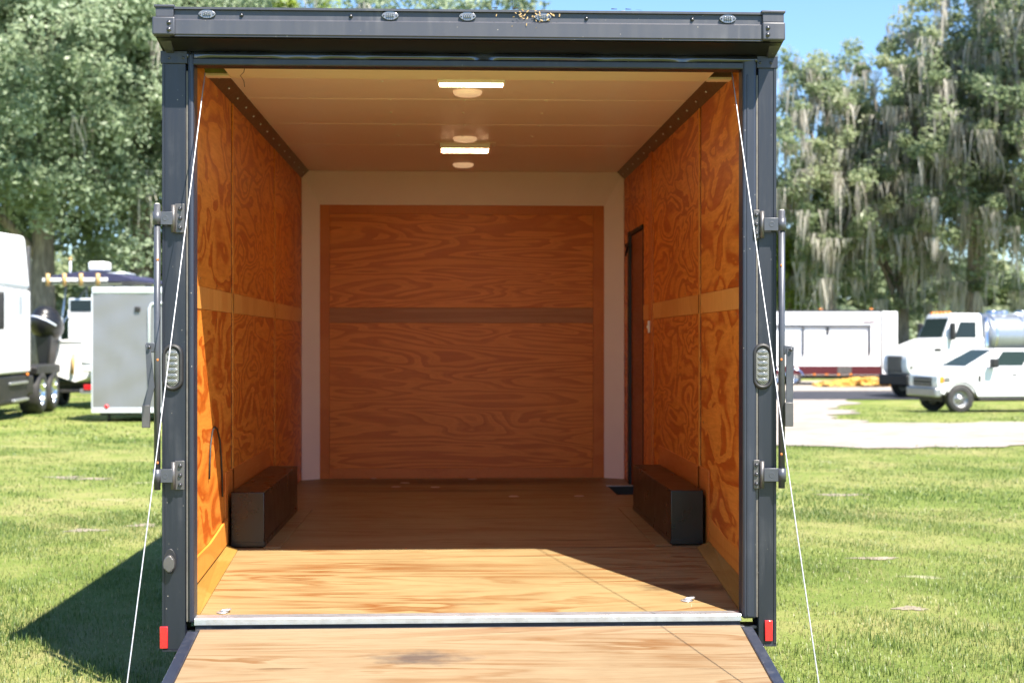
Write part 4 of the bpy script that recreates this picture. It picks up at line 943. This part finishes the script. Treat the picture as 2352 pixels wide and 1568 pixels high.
b = MB(); b.box(-.10, .40, 1.0, 1.5, 3.70, 3.98, .07, 3); b.build('radar_dome', M['gel'], bt)
for xx in (-.92, -.45, .02, .50):
    b = MB(); b.tube([(xx, .33, 3.28), (xx + .01, .31, 3.62)], .055, 10); b.build('rod_holder', M['orange_float'], bt)
b = MB(); b.ell((-.5, .8, 4.03), (.055, .055, .055), 10, 6); b.build('stern_light', M['orange_float'], bt)
om = empty('outboard_motor', (0, 0, 0)); om.parent = bt
XO = -.54
rotm = Matrix.Rotation(R(-24), 3, 'X') @ Matrix.Rotation(R(14), 3, 'Y')
b = MB(); b.ell((XO, -.55, 2.22), (.43, .56, .40), 20, 14, rotm); b.ell((XO + .02, -.58, 2.36), (.36, .46, .36), 18, 12, rotm); b.build('cowl', M['motor_black'], om)
b = MB(); b.hexa([(XO - .15, -.75, 1.15), (XO + .15, -.75, 1.15), (XO + .15, -.3, 1.15), (XO - .15, -.3, 1.15), (XO - .25, -.8, 2.05), (XO + .25, -.8, 2.05), (XO + .25, -.2, 2.05), (XO - .25, -.2, 2.05)], .06, 3); b.hexa([(XO - .05, -1.1, .78), (XO + .05, -1.1, .78), (XO + .05, -.8, .78), (XO - .05, -.8, .78), (XO - .12, -.8, 1.2), (XO + .12, -.8, 1.2), (XO + .12, -.35, 1.2), (XO - .12, -.35, 1.2)], .03); b.build('midsection', M['motor_black'], om)
b = MB()
for k in range(3):
    a = 2*math.pi*k/3; b.ell((XO + .12*math.cos(a), -1.16, .92 + .12*math.sin(a)), (.12*abs(math.cos(a)) + .05, .03, .12*abs(math.sin(a)) + .05), 10, 6)
b.build('propeller', M['chrome'], om)
b = MB()
for (cz, hh, m0) in ((2.20, .045, 0),):
    pts = []
    for k in range(15):
        a = math.pi * (1.12 + .76 * k / 14); pts.append(Vector((.436*math.cos(a), .567*math.sin(a), -.02)))
    for p, q_ in zip(pts, pts[1:]):
        ctr = Vector((XO, -.55, 2.22)); up = Vector((0, 0, .022))
        b.quad(ctr + rotm @ (p - up), ctr + rotm @ (q_ - up), ctr + rotm @ (q_ + up), ctr + rotm @ (p + up))
b.build('cowl_stripe', M['pale_rail'], om)
b = MB(); b.tube([(-.05, -.06, .92), (0, -.06, 1.45)], .05, 8); b.build('transom_strap', M['orange_float'], bt)
b = MB()
for sx in (-.7, .7): b.tube([(sx, -.7, .52), (sx*.9, 4.5, .55), (0, 6.6, .55)], .06, 8); b.box(sx - .06, sx + .06, .1, 3.5, .58, .70)
b.box(-1.05, 1.05, 1.5, 1.6, .36, .46); b.box(-1.0, 1.0, -.75, -.62, .44, .52, .01); b.build('boat_trailer', M['chassis'], bt)
b = MB(); b.box(.50, 1.05, -.80, -.755, .42, .54, .01); b.build('trailer_light_bar', M['alu'], bt)
b = MB(); b.box(.62, .86, -.83, -.80, .52, .66, .01); b.build('trailer_lamp', M['red_reflector'], bt)
for sx in (-1, 1):
    b = MB(); b.lathe([(.2, -.1), (.32, -.11), (.34, 0), (.32, .11), (.2, .1)], (sx*1.1, 1.55, .34), 'X', 22); wh = b.build('wheel', M['tyre'], bt)
    q = MB(); q.lathe([(0, sx*.05), (.2, sx*.08), (.21, sx*.1)], (sx*1.1, 1.55, .34), 'X', 18); q.build('rim', M['alu'], wh)

# --- small grey enclosed trailer
x, y = place(210, 30.5); gz = float(ground_z(x, y))
zb_, zt_ = az(948, y, 210), az(659, y, 210)
gt = empty('grey_trailer', (x, y, gz), R(0), 'plain silver grey enclosed trailer with pale rails beside the boat', 'trailer')
H0, H1 = zb_ - gz, zt_ - gz
bow = MB(); nxg, nzg = 26, 22
gx = np.linspace(.02, 4.6, nxg); gzz = np.linspace(H0 + .10, H1 - .14, nzg); GXg, GZg = np.meshgrid(gx, gzz)
dent = .010*np.sin(GXg*6.2 + 1.3*np.sin(GZg*4)) * np.sin(GZg*6.5 + GXg) + .006*np.sin(GXg*11 + GZg*3)
V = np.stack([GXg, dent, GZg], -1).reshape(-1, 3); i = np.arange(nxg*nzg).reshape(nzg, nxg)
fast_mesh('skin_panel', V, np.stack([i[:-1, :-1], i[:-1, 1:], i[1:, 1:], i[1:, :-1]], -1).reshape(-1, 4), M['grey_body'], gt, smooth=True)
bow.box(.012, 4.62, .03, 2.3, H0 + .05, H1 - .05, .03, 3); bow.build('body', M['grey_body'], gt)
b = MB(); b.box(0, 4.64, -.02, 2.32, H1 - .145, H1, .035, 3); b.build('top_rail', M['pale_rail'], gt)
b = MB(); b.box(.0, 4.64, -.02, 2.32, H0, H0 + .11, .01); b.build('bottom_rail', M['pale_rail'], gt)
b = MB(); b.box(0, .025, -.022, .05, H0 + .11, H1 - .14, .006); b.build('corner_trim', M['pale_rail'], gt)
xv = ax(316, y) - x; zv = az(711, y) - gz
b = MB(); b.box(xv - .06, xv + .06, -.05, -.005, zv - .055, zv + .055, .02); b.build('vent', M['black'], gt)
xv = ax(245, y) - x; zv = az(932, y) - gz
b = MB(); b.ell((xv, -.02, zv), (.05, .03, .05), 12, 8); b.build('marker_lamp', M['red_reflector'], gt)
xv = ax(343, y) - x; za_ = az(697, y) - gz
q = MB(); q.tube([(xv, -.02, H0 + .2), (xv, -.02, za_ - .12), (xv + .05, -.02, za_ - .02), (xv + .15, -.02, za_), (xv + .8, -.02, za_), (xv + .9, -.02, za_ - .1), (xv + .9, -.02, H0 + .2)], .03, 8); q.build('door_frame', M['pale_rail'], gt)
for yy, s in ((.02, -1), (2.28, 1)):
    for xa_ in (2.9, 3.8): wheel(gt, xa_, yy, .34, .34, .22, 'alu', s)
b = MB(); b.tube([(.3, .3, H0), (.3, .3, .0)], .03, 8); b.box(.1, 4.5, .3, 2.0, H0 - .06, H0); b.build('chassis', M['chassis'], gt)

# ------------------------------------------------------------------ trees
def leaves(centres, sig, per, size, squash=.8):
    n = len(centres) * per
    c = np.repeat(centres, per, 0); s = np.repeat(sig, per)[:, None]
    off = rng.standard_normal((n, 3)); off /= np.linalg.norm(off, axis=1, keepdims=True); off *= rng.random((n, 1)) ** .45
    p = c + off * s * np.array([1, 1, squash])
    nrm = off * .6 + rng.standard_normal((n, 3)) * .7 + np.array(SUN_TO) * .85; nrm /= np.linalg.norm(nrm, axis=1, keepdims=True)
    a = np.cross(nrm, rng.standard_normal((n, 3))); a /= np.linalg.norm(a, axis=1, keepdims=True); b_ = np.cross(nrm, a)
    sz = size * (.6 + .8 * rng.random((n, 1)))
    V = np.stack([p - a*sz, p + b_*sz*.5, p + a*sz, p - b_*sz*.5], 1).reshape(-1, 3)
    F = np.arange(n * 4).reshape(n, 4)
    tint = np.repeat(np.clip(np.repeat(rng.random(len(centres)), per) * .55 + rng.random(n) * .45, 0, 1), 4)
    return V, F, tint
def moss_mesh(tips, lmin, lmax, wid, strands=12):
    V, F, T = [], [], []; k = 0
    for p in tips:
        L = random.uniform(lmin, lmax); tt = random.random()
        for j in range(strands):
            l = L * random.uniform(.45, 1.0); a = random.uniform(0, math.pi); r = wid * random.uniform(.15, 1.0) * .85
            ox, oy = random.gauss(0, wid * 1.3), random.gauss(0, wid * 1.3); dx, dy = math.cos(a) * r * .55, math.sin(a) * r * .55
            l *= random.choice((.5, 1, 1, 1.25)); segs = 4; sway = random.gauss(0, .10); sw2 = random.gauss(0, .10)
            for i_ in range(segs + 1):
                f = i_ / segs; ww = (1 - f) ** .7 * (.7 + .5*random.random()); sx = sway * l * math.sin(2.2 * f); sy = sw2 * l * math.sin(2.2 * f)
                V += [(p[0] + ox*(1 - .5*f) + sx - dx*ww, p[1] + oy + sy - dy*ww, p[2] - l*f), (p[0] + ox*(1 - .5*f) + sx + dx*ww, p[1] + oy + sy + dy*ww, p[2] - l*f)]
                T += [tt*.6 + .3*random.random()] * 2
                if i_: F.append((k, k+1, k+3, k+2)); k += 2
            k += 2
    return V, F, T
def tree(px, D, top, spread, trunk_r, leaf, label, n_clu=260, per=150, size=.17, moss=0, crown_lo=.22, clu=.95, lean=0, group=None, mosslen=(.9, 3.8), name='oak_tree', bark='bark', flat=.8, seed=0):
    global rng
    rng = np.random.default_rng(100 + seed); random.seed(300 + seed)
    x, y = place(px, D); z0 = float(ground_z(x, y)) - .05
    root = empty(name, (x, y, z0), 0, label, 'tree', group)
    b = MB(); H = top
    fork = H * random.uniform(.16, .26); lx, ly = lean * H * .1, random.uniform(-.3, .3)
    b.tube([(0, 0, 0), (lx*.2, ly*.3, fork*.5), (lx*.5, ly, fork), (lx, ly*1.5, H*.55), (lx*1.2, ly*1.8, H*.85)], [trunk_r*1.25, trunk_r, trunk_r*.85, trunk_r*.45, .04], 10)
    ends = []
    nb = 11
    for k in range(nb):
        a = 2*math.pi*k/nb + random.uniform(-.3, .3); f = random.uniform(0, 1); s0 = Vector((lx*.5 + f*lx*.5, ly*(1 + .5*f), fork + f*(H*.55 - fork)))
        rr = spread * random.uniform(.55, .95) * (1 - .35*f); e = s0 + Vector((math.cos(a)*rr, math.sin(a)*rr, H*(.18 + .28*random.random())))
        mid = (s0 + e)/2 + Vector((0, 0, H*.07*random.uniform(-.6, 1))); b.tube([s0, (s0*.6 + mid*.4) + Vector((random.gauss(0, .2), random.gauss(0, .2), .2)), mid, e], [trunk_r*.42, trunk_r*.33, trunk_r*.22, .03], 7); ends += [mid, e]
        for q in range(2):
            e2 = mid + Vector((random.gauss(0, spread*.22), random.gauss(0, spread*.22), H*random.uniform(.02, .2))); b.tube([mid, (mid + e2)/2 + Vector((0, 0, .2)), e2], [trunk_r*.18, trunk_r*.1, .02], 5); ends.append(e2)
    b.build('trunk', M[bark], root)
    # clumps fill an uneven crown shell, many near limb ends
    cc = []
    lobes = [(rng.standard_normal(3), random.uniform(.65, 1.1)) for _ in range(9)]
    while len(cc) < n_clu:
        if random.random() < .28:
            e = random.choice(ends); cc.append((e.x + random.gauss(0, spread*.12), e.y + random.gauss(0, spread*.12), e.z + random.gauss(0, H*.04))); continue
        d = rng.standard_normal(3); d /= np.linalg.norm(d); k = .78 + sum(.13*s for v, s in lobes if np.dot(v/np.linalg.norm(v), d) > .72)
        r = k * random.random() ** .38; zc = H*(crown_lo + 1)/2; hz = H*(1 - crown_lo)/2
        p = (lx + d[0]*spread*r, ly + d[1]*spread*r, zc + d[2]*hz*r)
        cc.append(p)
    cc = np.array(cc); sg = clu * (.5 + .8 * rng.random(len(cc)))
    V, F, tn = leaves(cc, sg, per, size, flat)
    fast_mesh('crown', V, F, M[leaf], root, {'tint': tn})
    if moss:
        idx = [i for i in range(len(cc)) if cc[i][1] < spread * .45]
        tips = [cc[random.choice(idx)] + np.array([random.gauss(0, .5), -abs(random.gauss(.3, .4)), -.2]) for _ in range(moss)]
        MV, MF, MT = moss_mesh(tips, mosslen[0] * size / .16, mosslen[1] * size / .16, size)
        o = fast_mesh('hanging_moss', MV, MF, M['moss'], root, {'tint': MT}); o['kind'] = 'stuff'
    return root
G1 = 'trees standing behind the parked boat'; G2 = 'mossy trees standing behind the gravel lot'
tree(95, 56, 21, 8.0, .55, 'oak', 'broad grey green oak towering over the boat', 560, 230, .112, 14, .16, 1.05, 0, G1, seed=1)
tree(300, 60, 22, 8.5, .60, 'oak', 'grey green oak rising beside the black trailer post above the grey trailer', 560, 230, .118, 16, .16, 1.1, .4, G1, seed=2)
tree(-40, 64, 24, 8.0, .5, 'lime', 'bright yellow green tree top at the upper picture corner', 300, 130, .18, 4, .35, 1.1, 0, G1, seed=3)
tree(420, 72, 24, 7.5, .5, 'lime', 'yellow green tree top peeping over the end of the header', 300, 120, .19, 6, .3, 1.1, 0, G1, seed=4)
tree(640, 80, 24.0, 7.0, .5, 'oak', 'far tree showing as a sliver above the header just past its second marker lamp', 220, 110, .2, 10, .3, 1.1, 0, seed=5)
tree(900, 86, 25.5, 7.5, .5, 'oak', 'thin far tree above the middle of the black header', 200, 100, .2, 10, .3, 1.1, 0, seed=6)
tree(1200, 88, 24.6, 6.0, .5, 'dark_leaf', 'dark far tree fading out where the open sky begins above the header', 170, 100, .2, 8, .3, 1.1, 0, seed=7)
tree(1905, 92, 22.0, 5.6, .45, 'dark_leaf', 'slim mossy tree nearest the black trailer, its pointed top against sky', 175, 150, .17, 210, .22, 1.0, 0, G2, seed=8)
tree(2070, 94, 22.5, 6.2, .50, 'dark_leaf', 'moss draped oak above the corner of the white box trailer', 205, 150, .18, 260, .18, 1.1, 0, G2, seed=9)
tree(2235, 90, 27.5, 7.0, .55, 'dark_leaf', 'tall moss hung oak above the white day cab', 270, 150, .17, 310, .16, 1.15, 0, G2, seed=10)
tree(2400, 86, 29, 7.0, .55, 'dark_leaf', 'tallest mossy oak cropped at the picture edge above the silver tank', 270, 150, .17, 310, .15, 1.15, 0, G2, seed=11)
tree(1800, 98, 14.0, 4.0, .30, 'lime', 'pale trunked bright green tree between black post and box trailer', 200, 110, .17, 26, .2, .9, .5, seed=12, bark='pale_bark')
# undergrowth under the trees
def shrub(px, D, w_, h_, leaf, label, seed, group=None):
    global rng
    rng = np.random.default_rng(500 + seed); random.seed(600 + seed)
    x, y = place(px, D); z0 = float(ground_z(x, y)); root = empty('shrub', (x, y, z0), 0, label, 'shrub', group)
    b = MB()
    for k in range(7): a = random.uniform(0, 6.28); b.tube([(0, 0, 0), (math.cos(a)*w_*.2, math.sin(a)*w_*.2, h_*.4), (math.cos(a)*w_*.5, math.sin(a)*w_*.4, h_*.75)], [.07, .05, .02], 6)
    b.build('stem', M['bark'], root)
    n = 70; cc = np.stack([rng.uniform(-w_, w_, n), rng.uniform(-w_*.6, w_*.6, n), rng.random(n) ** .8 * h_ * .85 + .2], -1); cc[:, 2] *= 1 - .45 * (np.abs(cc[:, 0]) / w_) ** 2
    V, F, tn = leaves(cc, .45 + .5 * rng.random(n), 110, .13, .8); fast_mesh('foliage', V, F, M[leaf], root, {'tint': tn})
GS = 'undergrowth at the foot of the trees'
for k, (px, D, w_, h_, lf_, lb) in enumerate((
    (40, 62, 3.4, 4.2, 'dark_leaf', 'dark undergrowth bush behind the semi truck sleeper'),
    (150, 66, 3.2, 4.0, 'oak', 'grey green bush seen through the boat tower frame'),
    (265, 64, 3.6, 4.6, 'dark_leaf', 'dark bush above the roof of the grey trailer'),
    (380, 66, 3.4, 4.2, 'oak', 'bush half hidden by the black trailer post behind the lock bar'),
    (1790, 104, 3.6, 5.4, 'lime', 'bright green bush over the show trailer roof beside the post'),
    (1960, 106, 4.0, 5.6, 'oak', 'grey green bush behind the show trailer roof'),
    (2130, 108, 4.2, 5.2, 'dark_leaf', 'dark bush between show trailer nose and day cab'),
    (2290, 102, 4.0, 5.0, 'dark_leaf', 'dark bush behind the silver tank'))):
    shrub(px, D, w_, h_, lf_, lb, k, GS)
# far wood closing the view behind everything
rng = np.random.default_rng(77); random.seed(77)
n = 2000; xx = rng.uniform(-75, 95, n); yy = rng.uniform(118, 130, n); hh = (10.0 + 1.8*np.sin(xx*.21) + 1.2*np.sin(xx*.53 + 1)) * rng.random(n) ** .7
cc = np.stack([xx, yy, hh - .6], -1); V, F, tn = leaves(cc, 1.5 + 1.0*rng.random(n), 70, .36, .8)
tag(fast_mesh('far_woods', V, F, M['dark_leaf'], None, {'tint': tn}), 'dark far wood seen in gaps between the trunks', 'woods', kind='stuff')
